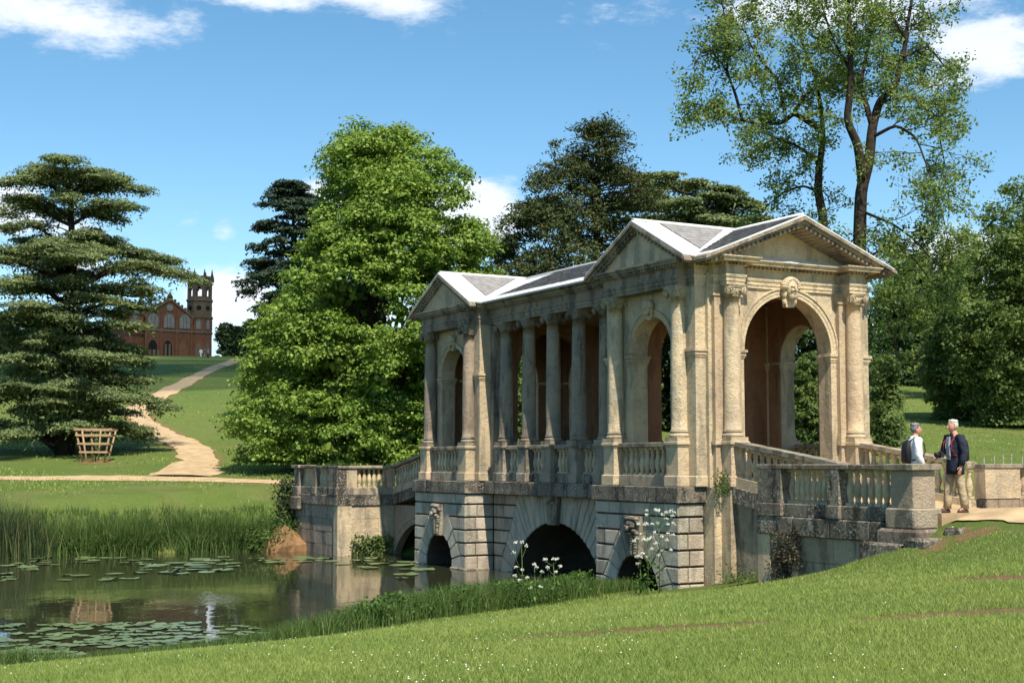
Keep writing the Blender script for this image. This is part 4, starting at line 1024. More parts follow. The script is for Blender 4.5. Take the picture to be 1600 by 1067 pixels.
def cedar_tree(name, label, b, tiers, trunk_h, trunk_r, seed, mat='cedar', dens=1.0, leaf=.24, lean=0.0, pad=.62, dead=True, ry=None, droop=.16):
    """tiers: (height, reach right, reach left)"""
    r = np.random.default_rng(seed); root = plant_tree(name, label, loc_=tuple(b))
    polys = [(curve_pts((0, 0, -.3), (lean, 0, trunk_h), (.15, 0, 0), 10), np.linspace(trunk_r, .08, 10))]
    P = []; Nn = []; Sz = []
    for (h_, Rr, Rl) in tiers:
        nb = 7; a0 = r.uniform(-.3, .3)
        for k in range(nb):
            a = a0 + 2 * pi * k / nb + r.uniform(-.22, .22)
            c = cos(a); reach = Rr if c > 0 else Rl; dep = ry or (Rr + Rl) / 2 * .95
            L_ = sqrt((reach * c) ** 2 + (dep * sin(a)) ** 2) * (1.0 if c > .85 else r.uniform(.55, .85) if r.random() < .4 else r.uniform(.88, 1.05))
            if L_ < .6: continue
            hh = h_ + r.normal() * .38; x0 = lean * hh / trunk_h
            n = 8; s = np.linspace(0, 1, n); rise = r.uniform(.02, .12) * L_; drop = r.uniform(.05, droop) * L_
            pts = np.stack([x0 + c * L_ * s, sin(a) * L_ * s, hh - .9 + .9 * np.minimum(1, s * 2.2) + rise * np.sin(s * 2.2) * .6 - drop * s ** 3 + .08 * r.normal(size=n)], 1)
            polys.append((pts, np.linspace(.13 * min(1.2, L_ / 5), .025, n)))
            # foliage shelves
            m = int(L_ * 3.6 * dens) + 3
            ss = r.uniform(.12, 1.0, m) ** .62; w_ = (.40 * L_ * ss * (1.14 - ss) + .4)
            lat = r.normal(size=m) * .6 * w_
            bx = np.interp(ss, s, pts[:, 0]); by = np.interp(ss, s, pts[:, 1]); bz = np.interp(ss, s, pts[:, 2])
            cx = bx - sin(a) * lat; cy = by + c * lat; cz = bz + .16 - .06 * np.abs(lat) + r.normal(size=m) * .09
            for j in range(m):
                pr = pad * r.uniform(.6, 1.6); q = int(70 * (pr / pad) ** 1.5)
                ang = r.uniform(0, 2 * pi, q); rr = np.sqrt(r.random(q)) * pr
                zz = .15 * (1 - (rr / pr) ** 2) + r.normal(size=q) * .045 - .05
                P.append(np.stack([cx[j] + rr * np.cos(ang), cy[j] + rr * np.sin(ang), cz[j] + zz], 1))
                Nn.append(unit(np.stack([np.cos(ang) * .5, np.sin(ang) * .5, np.full(q, .9)], 1) + r.normal(size=(q, 3)) * .5)); Sz.append(leaf * r.uniform(.6, 1.3, q))
                if r.random() < .3:
                    h_n = 14; P.append(np.stack([cx[j] + r.normal(size=h_n) * pr * .5, cy[j] + r.normal(size=h_n) * pr * .5, cz[j] - .12 - np.abs(r.normal(size=h_n)) * .28], 1)); Nn.append(unit(r.normal(size=(h_n, 3)))); Sz.append(leaf * 1.3 * r.uniform(.6, 1.3, h_n))
                if r.random() < .35:
                    polys.append(([(bx[j], by[j], bz[j]), (cx[j], cy[j], cz[j] - .05)], [.03, .012]))
    if dead:
        for i in range(40):
            z0 = r.uniform(1.5, trunk_h * .8); a = r.uniform(0, 2 * pi); L_ = r.uniform(1, 3.5)
            polys.append((curve_pts((lean * z0 / trunk_h, 0, z0), (cos(a) * L_, sin(a) * L_, z0 - r.uniform(-.3, 1.2)), (0, 0, .2), 4), np.linspace(.04, .01, 4)))
    if dead:
        q = 16000; a = r.uniform(0, 2 * pi, q); rr = r.uniform(.3, 2.6, q); zz = r.uniform(.10, .42, q) * trunk_h; P.append(np.stack([rr * np.cos(a), rr * np.sin(a), zz + .5 * np.sin(a * 3 + zz * 2)], 1)); Nn.append(unit(r.normal(size=(q, 3)))); Sz.append(leaf * 1.6 * r.uniform(.6, 1.3, q))
    trunk_obj(root, polys, n=6)
    crown_from(root, np.concatenate(P), np.concatenate(Nn), np.concatenate(Sz), mat, .45, r=r)
    return root
def place_px(x, d):
    b = at_depth(x, 700, d); b[2] = zg(b[0], b[1]); return b
def big_cedar():
    d = 80; b = place_px(100, d); k = d / 2177.; y0 = 720 - (b[2] - CAM_Z) / k
    T = [(242, 80, 70), (254, 118, 112), (296, 112, 122), (348, 84, 120), (374, 165, 130), (392, 215, 140), (446, 140, 145), (482, 122, 150), (508, 118, 160), (532, 112, 150), (560, 124, 155), (584, 134, 155), (606, 142, 160), (628, 156, 160), (668, 130, 170)]
    cedar_tree('cedar_tree', 'large spreading cedar with flat green shelves at the left of the lake', b, [((y0 - y - (26 if y < 420 else 8)) * k, R_ * k, l_ * k) for y, R_, l_ in T], (y0 - 268) * k, .65, 5, dens=1.45, leaf=.19)
big_cedar()
def flat_cedar():
    d = 95; b = place_px(1115, d); k = d / 2177.; y0 = 720 - (b[2] - CAM_Z) / k
    T = [(300, 70, 110), (318, 95, 150), (335, 110, 165), (352, 120, 160), (385, 110, 150), (430, 100, 140)]
    cedar_tree('cedar_tree', 'flat topped cedar seen just above the near pavilion roof', b, [((y0 - y) * k, R_ * k, l_ * k) for y, R_, l_ in T], (y0 - 298) * k, .6, 8, dens=.9, leaf=.30, lean=-1.0, ry=4.5)
flat_cedar()
def dark_conifer():
    d = 105; b = place_px(452, d); k = d / 2177.; y0 = 720 - (b[2] - CAM_Z) / k
    T = [(290, 40, 20), (305, 50, 40), (325, 50, 50), (350, 60, 58), (378, 60, 62), (405, 60, 70), (432, 60, 86), (460, 60, 80), (490, 60, 66), (520, 60, 70), (560, 60, 70), (600, 60, 70)]
    cedar_tree('pine_tree', 'dark drooping conifer half hidden behind the bright green tree', b, [((y0 - y) * k, R_ * k, l_ * k) for y, R_, l_ in T], (y0 - 282) * k, .45, 21, mat='conifer', dens=.85, leaf=.28, pad=.6, droop=.35)
dark_conifer()

def yew_tree():
    r = np.random.default_rng(31); d = 76; b = place_px(905, d); k = d / 2177.; y0 = 720 - (b[2] - CAM_Z) / k
    root = plant_tree('yew_tree', 'tall brown green evergreen with a ragged pointed top above the colonnade roof', loc_=tuple(b))
    def lv(y, xl, xr, ry): return ((y0 - y) * k, ((xl + xr) / 2 - 905) * k, (xr - xl) / 2 * k, (xr - xl) / 2 * k, ry)
    lev = [lv(690, 770, 1000, 3.6), lv(520, 760, 985, 3.8), lv(440, 755, 975, 3.8), lv(400, 762, 968, 3.6), lv(370, 775, 958, 3.3), lv(340, 795, 945, 2.9), lv(310, 815, 940, 2.4), lv(285, 838, 940, 2.0), lv(262, 855, 935, 1.4), lv(250, 880, 930, .8)]
    bl = ring_blobs(r, lev, .95, 1.25, .75, .4, .6)
    pos, nrm, sz = blob_leaves(sub_blobs(bl, r, 16, .42, .4), 130000, .18, r, .3, (.2, 1.2), .8)
    # the airy upper part and the loose right flank: sprays of flat twigs
    polys = [(curve_pts((0, 0, -.3), (33 * k, 0, (y0 - 186) * k), (.3, 0, 0), 10), np.linspace(.5, .05, 10))]
    P = [pos]; Nn = [nrm]; S_ = [sz]
    def spray(x, y, L_, a, dz, n_):
        z = (y0 - y) * k; p0 = np.array([(x - 905) * k, 0, z]); p1 = p0 + np.array([cos(a) * L_, sin(a) * L_, dz])
        pts = curve_pts(p0, p1, (0, 0, .12 * L_), 6); polys.append((pts, np.linspace(.05, .012, 6)))
        for j in range(n_):
            s = r.uniform(.3, 1.05); c = p0 + (p1 - p0) * s + np.array([0, 0, .12 * L_ * 4 * s * (1 - s)]) + r.normal(size=3) * np.array([.25, .25, .12])
            q = 34; P.append(c + r.normal(size=(q, 3)) * np.array([.26, .26, .12])); Nn.append(unit(r.normal(size=(q, 3)) * .6 + np.array([0, 0, .8]))); S_.append(.19 * r.uniform(.6, 1.3, q))
    for y, wd in ((190, .8), (200, 1.2), (212, 1.6), (225, 1.9), (238, 1.5), (250, 1.8), (262, 2.2), (275, 2.2)):
        for t in range(9): spray(940 - (y - 190) * .12, y, wd * r.uniform(.7, 1.2), r.uniform(0, 2 * pi), r.uniform(-.2, .4), 3)
    for y, L_ in ((255, 2.4), (268, 3.0), (282, 3.6), (296, 3.9), (310, 4.2), (322, 4.0), (340, 3.8), (360, 3.5), (380, 3.6), (400, 3.4)):
        for t in range(6): spray(925, y + r.uniform(-6, 6), L_ * r.uniform(.6, 1.1), r.uniform(-.8, .8), r.uniform(-.5, .5), 4)
    trunk_obj(root, polys, n=6)
    crown_from(root, np.concatenate(P), np.concatenate(Nn), np.concatenate(S_), 'yew', .5, r=r)
yew_tree()

# tall open-crowned trees: limbs follow the real ones, the rest grows from them
class Grow:
    def __init__(s, seed): s.r = np.random.default_rng(seed); s.polys = []; s.P = []; s.N = []; s.S = []
    def leaves(s, c, n, spread, size):
        s.P.append(c + s.r.normal(size=(n, 3)) * np.array([spread, spread, spread * .8])); s.N.append(unit(s.r.normal(size=(n, 3)) + np.array([0, 0, .6]))); s.S.append(size * s.r.uniform(.6, 1.3, n))
    def branch(s, p, dr, L_, rad, lvl, droop=.25, leaf=.22, nl=9, prob=1.0):
        r = s.r; n = 6; pts = [np.array(p)]; d = np.array(dr, float); d /= np.linalg.norm(d)
        for i in range(n - 1):
            d = d + r.normal(size=3) * .22 + np.array([0, 0, -droop * (i / n) + .04]); d /= np.linalg.norm(d); pts.append(pts[-1] + d * L_ / (n - 1))
        s.polys.append((np.array(pts), np.linspace(rad, max(rad * .3, .007), n)))
        if lvl == 0:
            for q in pts[2:]:
                if r.random() < prob: s.leaves(q + s.r.normal(size=3) * .1, nl, .21, leaf)
        else:
            for i in range(1, n):
                for j in range(2 if lvl == 1 else 1):
                    dd = d * .5 + r.normal(size=3) * .75 + np.array([0, 0, .05 if lvl > 1 else -.2]); s.branch(pts[i], dd, L_ * r.uniform(.38, .62), rad * .5, lvl - 1, droop, leaf, nl, prob)
def ash_tree(name, label, base_x, d, limbs, seed, step=.75, leaf=.19, nl=17, ymax=420, L_=(1.3, 2.8), prob=.5):
    b = place_px(base_x, d); k = d / 2177.; g = Grow(seed); root = plant_tree(name, label, loc_=tuple(b)); r = g.r
    def loc3(x, y, dy): p = at_depth(x, y, d + dy); return p - b
    for (pts, r0, r1, bare, lvl) in limbs:
        Q = np.array([loc3(x, y, dy) for x, y, dy in pts]); t = np.linspace(0, len(Q) - 1, (len(Q) - 1) * 4 + 1); kk = np.arange(len(Q))
        C = np.stack([np.interp(t, kk, Q[:, i]) for i in range(3)], 1); C[1:-1] = (C[:-2] + 2 * C[1:-1] + C[2:]) / 4
        g.polys.append((C, np.linspace(r0, r1, len(C))))
        seg = np.linalg.norm(np.diff(C, axis=0), axis=1); cum = np.concatenate([[0], np.cumsum(seg)]); s = bare * cum[-1]
        while s < cum[-1]:
            c = np.array([np.interp(s, cum, C[:, i]) for i in range(3)]); a = r.uniform(0, 2 * pi)
            i = min(np.searchsorted(cum, s), len(C) - 1); tng = unit(C[i] - C[i - 1]); dr = np.array([cos(a), sin(a) * .9, r.uniform(-.15, .5)]) + tng * .4
            g.branch(c, dr, r.uniform(*L_), .03, lvl, .3, leaf, nl, prob); s += step * r.uniform(.6, 1.4)
        g.branch(C[-1], tng if bare < 1 else (0, 0, 1), 1.5, .03, 1, .3, leaf, nl, prob)
    trunk_obj(root, g.polys, 'bark', 'trunk', 6)
    crown_from(root, np.concatenate(g.P), np.concatenate(g.N), np.concatenate(g.S), 'ash', .55, r=r)
    return root
D_ASH = 66
ash_tree('ash_tree', 'tall open crowned tree with a forked dark trunk rising behind the end pediment', 1343, D_ASH, [
    ([(1343, 725, 0), (1343, 378, 0), (1345, 299, 0), (1358, 252, 0), (1363, 197, 0), (1375, 157, .5), (1398, 138, 1), (1412, 87, 1.5), (1418, 39, 1.5), (1430, -30, 2)], .35, .06, .66, 1),
    ([(1348, 285, 0), (1341, 228, -.3), (1323, 189, -.6), (1329, 138, -.8), (1329, 59, -1), (1325, 0, -1), (1330, -50, -1.2)], .25, .06, .3, 1),
    ([(1363, 197, 0), (1352, 160, .3), (1344, 130, .5), (1360, 60, 1.2), (1370, -10, 1.5)], .16, .05, .25, 1),
    ([(1362, 215, 0), (1400, 195, -1), (1432, 215, -1.5), (1452, 270, -2)], .10, .03, .25, 1),
    ([(1376, 160, 0), (1425, 150, 1), (1462, 185, 1.5), (1475, 250, 2)], .09, .03, .3, 1),
    ([(1412, 90, 1), (1450, 70, 2), (1480, 110, 3)], .08, .03, .2, 1),
    ([(1346, 330, 0), (1395, 350, -1), (1430, 375, -1.5), (1460, 410, -2)], .08, .03, .3, 1),
    ([(1329, 110, 0), (1300, 60, -1), (1285, 10, -1.5)], .09, .03, .2, 1),
    ([(1415, 60, 1.5), (1390, 20, 2), (1395, -30, 2)], .08, .03, .2, 1),
    ([(1345, 410, 0), (1385, 385, -1), (1425, 400, -1.6), (1455, 440, -2)], .07, .025, .2, 1),
    ([(1344, 420, 0), (1320, 380, 1), (1300, 370, 1.4)], .06, .02, .2, 1),
    ([(1452, 270, -2), (1470, 320, -2.2), (1480, 370, -2.4)], .04, .02, .1, 1)], 41)
ash_tree('ash_tree', 'slimmer open crowned tree with a long bare limb reaching left behind the roof', 1290, D_ASH + 3, [
    ([(1292, 725, 0), (1288, 350, 0), (1278, 299, 0), (1280, 260, 0), (1286, 220, 0), (1284, 181, 0)], .27, .12, .85, 1),
    ([(1284, 205, 0), (1262, 190, -.5), (1241, 177, -1), (1221, 193, -1.2), (1190, 193, -1.6), (1158, 189, -2), (1138, 179, -2.2)], .17, .05, .45, 1),
    ([(1241, 175, -1), (1258, 150, -1), (1292, 122, 0), (1315, 100, .5)], .11, .04, .2, 1),
    ([(1279, 255, 0), (1262, 240, .4), (1245, 228, .8), (1213, 215, 1.2), (1195, 225, 1.5)], .11, .04, .25, 1),
    ([(1226, 175, -1), (1217, 130, -1.2), (1190, 94, -1.5), (1170, 67, -2), (1162, 38, -2)], .10, .03, .2, 1),
    ([(1160, 190, -2), (1150, 150, -2), (1135, 110, -2.4), (1140, 60, -3), (1130, 15, -3)], .09, .03, .15, 1),
    ([(1140, 180, -2), (1115, 165, -2.5), (1100, 175, -3)], .06, .02, .2, 1),
    ([(1135, 110, -2.4), (1105, 70, -3), (1085, 100, -3.4)], .05, .02, .2, 1),
    ([(1278, 300, 0), (1255, 290, .6), (1225, 300, 1), (1200, 320, 1.4)], .08, .03, .2, 1),
    ([(1284, 181, 0), (1275, 120, .8), (1250, 60, 1.4), (1245, 0, 1.6)], .12, .04, .2, 1)], 47)

def bushy_tree(name, label, x, d, ytop, ybot, xl, xr, mat, n, leaf, seed, blob=1.1, group=None, shape=None, trunk=True, step=None, cat='tree', squash=.75):
    r = np.random.default_rng(seed); b = place_px((xl + xr) / 2 if x is None else x, d); k = d / 2177.; y0 = 720 - (b[2] - CAM_Z) / k
    root = plant_tree(name, label, cat, group, tuple(b)); xc = (xl + xr) / 2 if x is None else x
    shape = shape or ((0, .7), (.25, .95), (.5, 1), (.75, .82), (.9, .5), (1, .15))
    zb = (y0 - ybot) * k; zt = (y0 - ytop) * k
    lev = [(max(zb + (zt - zb) * t, .25), ((xl + xr) / 2 - xc) * k, (xr - xl) / 2 * k * f, (xr - xl) / 2 * k * f, (xr - xl) / 2 * k * f * .8) for t, f in shape]
    bl = ring_blobs(r, lev, blob * 1.15, step or blob * 1.3, squash, .45, blob * .5)
    pos, nrm, sz = blob_leaves(sub_blobs(bl, r, 14, .40, .4), n, leaf, r, .4, (.3, 1.18), .6)
    pos[:, 2] = np.maximum(pos[:, 2], .1)
    crown_from(root, pos, nrm, sz, mat, .75, r=r)
    if trunk:
        polys = [(curve_pts((0, 0, -.3), (0, 0, zt * .85), (.2, .1, 0), 8), np.linspace(max(.08, zt * .022), .03, 8))]
        for i in range(12):
            c = bl[r.integers(len(bl))]; z0 = min(c[2] * .75, r.uniform(.25, .8) * zt)
            polys.append((curve_pts((0, 0, z0), c[:3], (0, 0, .2), 5), np.linspace(.09, .02, 5)))
        trunk_obj(root, polys, n=6)
    return root
# woodland at the right
bushy_tree('woodland_tree', 'tall dark leafy tree at the right edge behind the couple', 1615, 100, 300, 690, 1490, 1740, 'wood_green', 60000, .25, 51, 1.5)
bushy_tree('woodland_tree', 'low broad green tree left of the right edge tree, boughs to the grass', 1500, 106, 470, 690, 1440, 1580, 'wood_green', 42000, .22, 52, 1.0)
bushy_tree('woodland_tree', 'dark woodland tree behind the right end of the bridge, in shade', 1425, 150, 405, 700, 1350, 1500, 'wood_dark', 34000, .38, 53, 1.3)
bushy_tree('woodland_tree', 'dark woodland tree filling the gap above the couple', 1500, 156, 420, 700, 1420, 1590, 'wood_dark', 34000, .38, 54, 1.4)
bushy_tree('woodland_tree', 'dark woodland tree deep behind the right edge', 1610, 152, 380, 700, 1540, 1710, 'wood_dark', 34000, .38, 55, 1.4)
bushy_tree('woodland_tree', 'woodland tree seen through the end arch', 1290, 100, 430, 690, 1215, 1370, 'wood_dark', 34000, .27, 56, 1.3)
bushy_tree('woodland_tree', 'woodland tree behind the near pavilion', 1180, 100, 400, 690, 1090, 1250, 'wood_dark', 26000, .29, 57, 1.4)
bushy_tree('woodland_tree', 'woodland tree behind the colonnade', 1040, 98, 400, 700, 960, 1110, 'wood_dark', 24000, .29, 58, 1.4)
bushy_tree('leafy_shrub', 'bright leafy shrub seen through the end arch', 1262, 68, 560, 712, 1225, 1310, 'wood_green', 22000, .15, 59, .55, cat='shrub', trunk=False)
bushy_tree('leafy_shrub', 'leafy shrub at the foot of the end pavilion beside the meadow', 1385, 72, 570, 700, 1362, 1412, 'wood_green', 12000, .15, 60, .5, cat='shrub', trunk=False)
bushy_tree('leafy_shrub', 'leafy shrub glimpsed between the far columns', 830, 62, 560, 715, 790, 860, 'wood_green', 9000, .15, 61, .55, cat='shrub', trunk=False)
for i, (x, yt) in enumerate(((1395, 420), (1470, 380))):
    ash_tree('open_tree', ('thin straggly tree with hanging twigs right of the end pavilion', 'loose airy tree against the cloud at the right')[i], x, 128, [
        ([(x, 640, 0), (x + 4, 560, 0), (x + 14, 470, .4), (x + 30, yt, .8)], .1, .03, .35, 1),
        ([(x + 4, 540, 0), (x - 18, 470, 1), (x - 30, yt + 30, 1.2)], .1, .03, .3, 1),
        ([(x + 6, 520, 0), (x + 50, 450, -1), (x + 80, yt + 20, -1.4)], .1, .03, .3, 1),
        ([(x + 2, 600, 0), (x + 40, 560, -1), (x + 60, 590, -1.4)], .07, .02, .3, 1)], 70 + i, step=.9, leaf=.27, nl=9, prob=.95, L_=(2.0, 4.0))
# woods on the skyline beside the temple
for i, (x, yt, xl, xr) in enumerate(((346, 519, 336, 358), (362, 514, 348, 378), (380, 510, 366, 398), (400, 500, 384, 420), (425, 506, 405, 450), (186, 500, 165, 205), (160, 508, 140, 185), (60, 500, 20, 95), (10, 498, -30, 45))):
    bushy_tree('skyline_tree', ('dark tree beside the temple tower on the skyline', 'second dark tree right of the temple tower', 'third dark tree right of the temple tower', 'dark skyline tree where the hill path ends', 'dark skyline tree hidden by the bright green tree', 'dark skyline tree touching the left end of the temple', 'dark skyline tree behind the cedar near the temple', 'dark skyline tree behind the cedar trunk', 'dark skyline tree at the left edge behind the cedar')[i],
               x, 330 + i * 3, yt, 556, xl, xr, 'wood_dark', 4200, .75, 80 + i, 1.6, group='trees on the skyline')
# young sapling in the meadow
def sapling(x, d, ytop, label, seed, n=500):
    b = place_px(x, d); k = d / 2177.; y0 = 720 - (b[2] - CAM_Z) / k; H = (y0 - ytop) * k; r = np.random.default_rng(seed)
    root = plant_tree('sapling', label, loc_=tuple(b)); polys = [([(0, 0, -.1), (.03, 0, H * .5), (0, .02, H)], [.025, .02, .008])]
    P = []
    for i in range(7):
        z = H * r.uniform(.5, .98); a = r.uniform(0, 6.3); L_ = r.uniform(.25, .6); q = np.array([cos(a) * L_, sin(a) * L_, z + .15]); polys.append(([(0, 0, z - .1), q], [.01, .005])); P.append(q + r.normal(size=(n // 7, 3)) * .14)
    trunk_obj(root, polys, 'twig', n=5); P = np.concatenate(P)
    crown_from(root, P, unit(r.normal(size=P.shape) + (0, 0, .7)), .13 * r.uniform(.6, 1.3, len(P)), 'ash', .7, r=r)
sapling(1407, 60, 648, 'thin young sapling in the meadow left of the couple', 3)
# ------------------------------------------------------------------ water plants, grass, banks
def blades(name, base, height, lean, width, mat, label, cat, r, segs=3, kind='stuff', droop=.35):
    """curved grass blades as joined strips: base (N,3), height (N,), lean direction (N,2)"""
    N = len(base); v = np.empty((N, segs + 1, 2, 3)); side = np.stack([-lean[:, 1], lean[:, 0]], 1); side = side / (np.linalg.norm(side, axis=1, keepdims=True) + 1e-6)
    yaw = r.uniform(0, 2 * pi, N); side = np.stack([np.cos(yaw), np.sin(yaw)], 1)
    for k in range(segs + 1):
        t = k / segs; c = base.copy(); c[:, :2] += lean * (height * t ** 1.8)[:, None]; c[:, 2] += height * (t - droop * (np.linalg.norm(lean, axis=1)) * t ** 2.5)
        w_ = (width * (1 - .92 * t ** 1.5))[:, None] * .5
        v[:, k, 0] = c; v[:, k, 1] = c
        v[:, k, 0, :2] -= side * w_; v[:, k, 1, :2] += side * w_
    me = bpy.data.meshes.new(name); nv = N * (segs + 1) * 2
    me.vertices.add(nv); me.vertices.foreach_set('co', v.astype(np.float32).ravel())
    o = (np.arange(N) * (segs + 1) * 2)[:, None]; q = np.concatenate([o + np.array([[2 * k, 2 * k + 1, 2 * k + 3, 2 * k + 2]]) for k in range(segs)], 1).reshape(-1, 4).astype(np.int32)
    me.loops.add(q.size); me.loops.foreach_set('vertex_index', q.ravel()); me.polygons.add(len(q))
    me.polygons.foreach_set('loop_start', np.arange(0, q.size, 4, dtype=np.int32)); me.polygons.foreach_set('loop_total', np.full(len(q), 4, np.int32)); me.update(calc_edges=True)
    return tag(obj(name, me, M[mat]), label, cat, kind=kind)
def far_shore_u(v): return np.interp(v, [-120, -60, -30, -13, -6.5, -2.1], [26, 27, 26, 24.6, 23.8, 24.0])
def near_shore_u(v): return np.interp(v, [-40, -25, -17.3, -12.4, -9.6, -2.4, -1.5], [-10.5, -6, -3.8, -2.5, -.99, 2.6, 2.4])
def far_bank():
    r = np.random.default_rng(101)
    n = 13000; cl = r.uniform(-42, -11.6, 80); ck = r.integers(0, 80, n); ch = r.uniform(.68, 1.12, 80)[ck]; v = cl[ck] + r.normal(size=n) * .42; u = far_shore_u(v) + (r.normal(size=80) * .45)[ck] + r.normal(size=n) * .35 - .1
    X, Y = uv2w(u, v); Z = np.maximum(terrain(X, Y), -.1); pat = .75 + .3 * np.sin(v * 1.3) * np.sin(v * .47 + 1)
    blades('reed_bed', np.stack([X, Y, Z], 1), r.uniform(1.1, 2.2, n) * ch, r.normal(size=(n, 2)) * .13, r.uniform(.022, .045, n), 'reed', 'tall dark green reeds along the far shore at the left', 'reeds', r)
    n = 13000; c = r.uniform(-14.5, -3.0, 46); kk = r.integers(0, 46, n); v = c[kk] + r.normal(size=n) * .28; u = far_shore_u(v) + (r.random(46) * 1.1 - .35)[kk] + r.normal(size=n) * .22
    X, Y = uv2w(u, v); Z = np.maximum(terrain(X, Y), -.05); ln = r.normal(size=(n, 2)) * .33
    blades('sedge_tussocks', np.stack([X, Y, Z], 1), r.uniform(.7, 1.55, n), ln, r.uniform(.02, .04, n), 'sedge', 'arching bright green sedge tussocks on the far bank before the bridge', 'sedge', r, droop=.6)
    # rough grass up the bank
    n = 26000; v = r.uniform(-45, -2.6, n); u = far_shore_u(v) + r.uniform(0, 3.2, n); X, Y = uv2w(u, v); Z = terrain(X, Y)
    blades('bank_grass', np.stack([X, Y, Z - .02], 1), r.uniform(.12, .45, n), r.normal(size=(n, 2)) * .3, r.uniform(.02, .035, n), 'sedge', 'rough grass on the slope behind the far reeds', 'grass', r, 2)
far_bank()
def near_bank():
    r = np.random.default_rng(103)
    n = 15000; v = r.uniform(-12.5, -1.6, n); u = near_shore_u(v) + r.normal(size=n) * .38 - .30; X, Y = uv2w(u, v); Z = np.maximum(terrain(X, Y), -.02)
    hh = np.interp(v, [-13, -11, -9, -7, -4, -1.5], [.35, .5, .7, .75, .62, .3]) * r.uniform(.5, 1.15, n)
    blades('shore_grass', np.stack([X, Y, Z], 1), hh, r.normal(size=(n, 2)) * .30, r.uniform(.010, .02, n), 'sedge', 'tall bright grass on the near shore below the bridge', 'grass', r, droop=.5)
    n = 9000; v = r.uniform(-21, -11.5, n); u = near_shore_u(v) + r.normal(size=n) * .30 - .35; X, Y = uv2w(u, v); Z = np.maximum(terrain(X, Y), -.02)
    hh = np.interp(v, [-21, -17.5, -16, -13, -11.5], [.45, .5, .2, .26, .5]) * r.uniform(.5, 1.2, n)
    blades('shore_grass', np.stack([X, Y, Z], 1), hh, r.normal(size=(n, 2)) * .3, r.uniform(.008, .015, n), 'sedge', 'shorter fringe of grass at the lower left water edge', 'grass', r, droop=.5)
    # leafy nettles and docks
    n = 11000; c = r.uniform(-10.6, -3.0, 70); kk = r.integers(0, 45, n); hgt = (r.uniform(.2, .62, 70))[kk]
    v = c[kk] + r.normal(size=n) * .17; u = near_shore_u(c)[kk] - .25 + (r.normal(size=70) * .3)[kk] + r.normal(size=n) * .17
    X, Y = uv2w(u, v); Z = np.maximum(terrain(X, Y), 0) + hgt * np.sqrt(r.random(n))
    me = leaf_mesh('nettle_bed', np.stack([X, Y, Z], 1), unit(r.normal(size=(n, 3)) * .6 + (0, -.2, .8)), .085 * r.uniform(.5, 1.5, n), .6, r)
    tag(obj('nettle_bed', me, M['nettle']), 'leafy nettles and docks massed on the near shore', 'plants', kind='stuff')
near_bank()
def lawn():
    r = np.random.default_rng(105); N = 620000
    d = 8.2 * (38 / 8.2) ** r.random(N) if False else 1 / (1 / 8.2 - r.random(N) * (1 / 8.2 - 1 / 40)); X = (r.random(N) * 2 - 1) * (.43 * d + 1.5); Y = d
    u, v = w2uv(X, Y); ok = ((near_shore_u(v) - u > .25) | (v < -25)) & ~((v > -2.55) & (u > -9.2)) & ~((v > -1.9) & (u > -12)); ok &= (u < near_shore_u(np.clip(v, -40, -1.5)) - .2)
    for P in SOIL:
        for a, b in zip(P[:-1], P[1:]):
            t = np.clip(((X - a[0]) * (b[0] - a[0]) + (Y - a[1]) * (b[1] - a[1])) / (((b - a)[:2] ** 2).sum()), 0, 1); dd = np.hypot(X - a[0] - t * (b[0] - a[0]), Y - a[1] - t * (b[1] - a[1])); ok &= (dd > .28) | (r.random(N) < .25)
    X, Y, d = X[ok], Y[ok], d[ok]; N = len(X); Z = terrain(X, Y)
    pat = .5 + .5 * np.sin(X * .9 + 1.7 * np.sin(Y * .5)) * np.sin(Y * .8 + X * .35)
    hgt = (.014 + .022 * r.random(N) ** 1.5 + .014 * pat) * (1 + d / 60); wd = (.0035 + .0045 * r.random(N)) * (.55 + d / 16)
    tall = r.random(N) < .004; hgt = np.where(tall, hgt * 2.6, hgt)
    yaw = r.uniform(0, 2 * pi, N); sx, sy = np.cos(yaw) * wd / 2, np.sin(yaw) * wd / 2; ln = r.normal(size=(N, 2)) * .55
    vv = np.empty((N, 3, 3)); vv[:, 0] = np.stack([X - sx, Y - sy, Z - .004], 1); vv[:, 1] = np.stack([X + sx, Y + sy, Z - .004], 1); vv[:, 2] = np.stack([X + ln[:, 0] * hgt, Y + ln[:, 1] * hgt, Z + hgt], 1)
    tag(obj('lawn_grass', raw_mesh('lawn_grass', vv.reshape(-1, 3), 3), M['blade']), 'short mown grass of the sloping foreground lawn', 'grass', kind='stuff')
    # daisies
    n = 800; d = 1 / (1 / 8.6 - r.random(n) * (1 / 8.6 - 1 / 26)); X = -.1 * d + (r.random(n) * 2 - 1) * (.36 * d + .6); keep = (np.sin(X * 1.1 + d * .4) * np.sin(d * .9 - X * .3) > -.15) & ((X < 1.5) | (r.random(n) < .3)); X, Y = X[keep], d[keep]
    u, v = w2uv(X, Y); ok = near_shore_u(v) - u > .5; X, Y = X[ok], Y[ok]; n = len(X); Z = terrain(X, Y) + r.uniform(.035, .06, n)
    v6 = np.empty((n, 6, 3)); s = r.uniform(.003, .0068, n)
    for k in range(6): v6[:, k] = np.stack([X + s * cos(k * pi / 3), Y + s * sin(k * pi / 3) * .9, Z + s * sin(k * pi / 3) * .5 + .004 * (k % 2)], 1)
    tag(obj('daisies', raw_mesh('daisies', v6.reshape(-1, 3), 6), M['petal']), 'tiny white daisies dotted over the lawn', 'flowers', kind='stuff')
lawn()

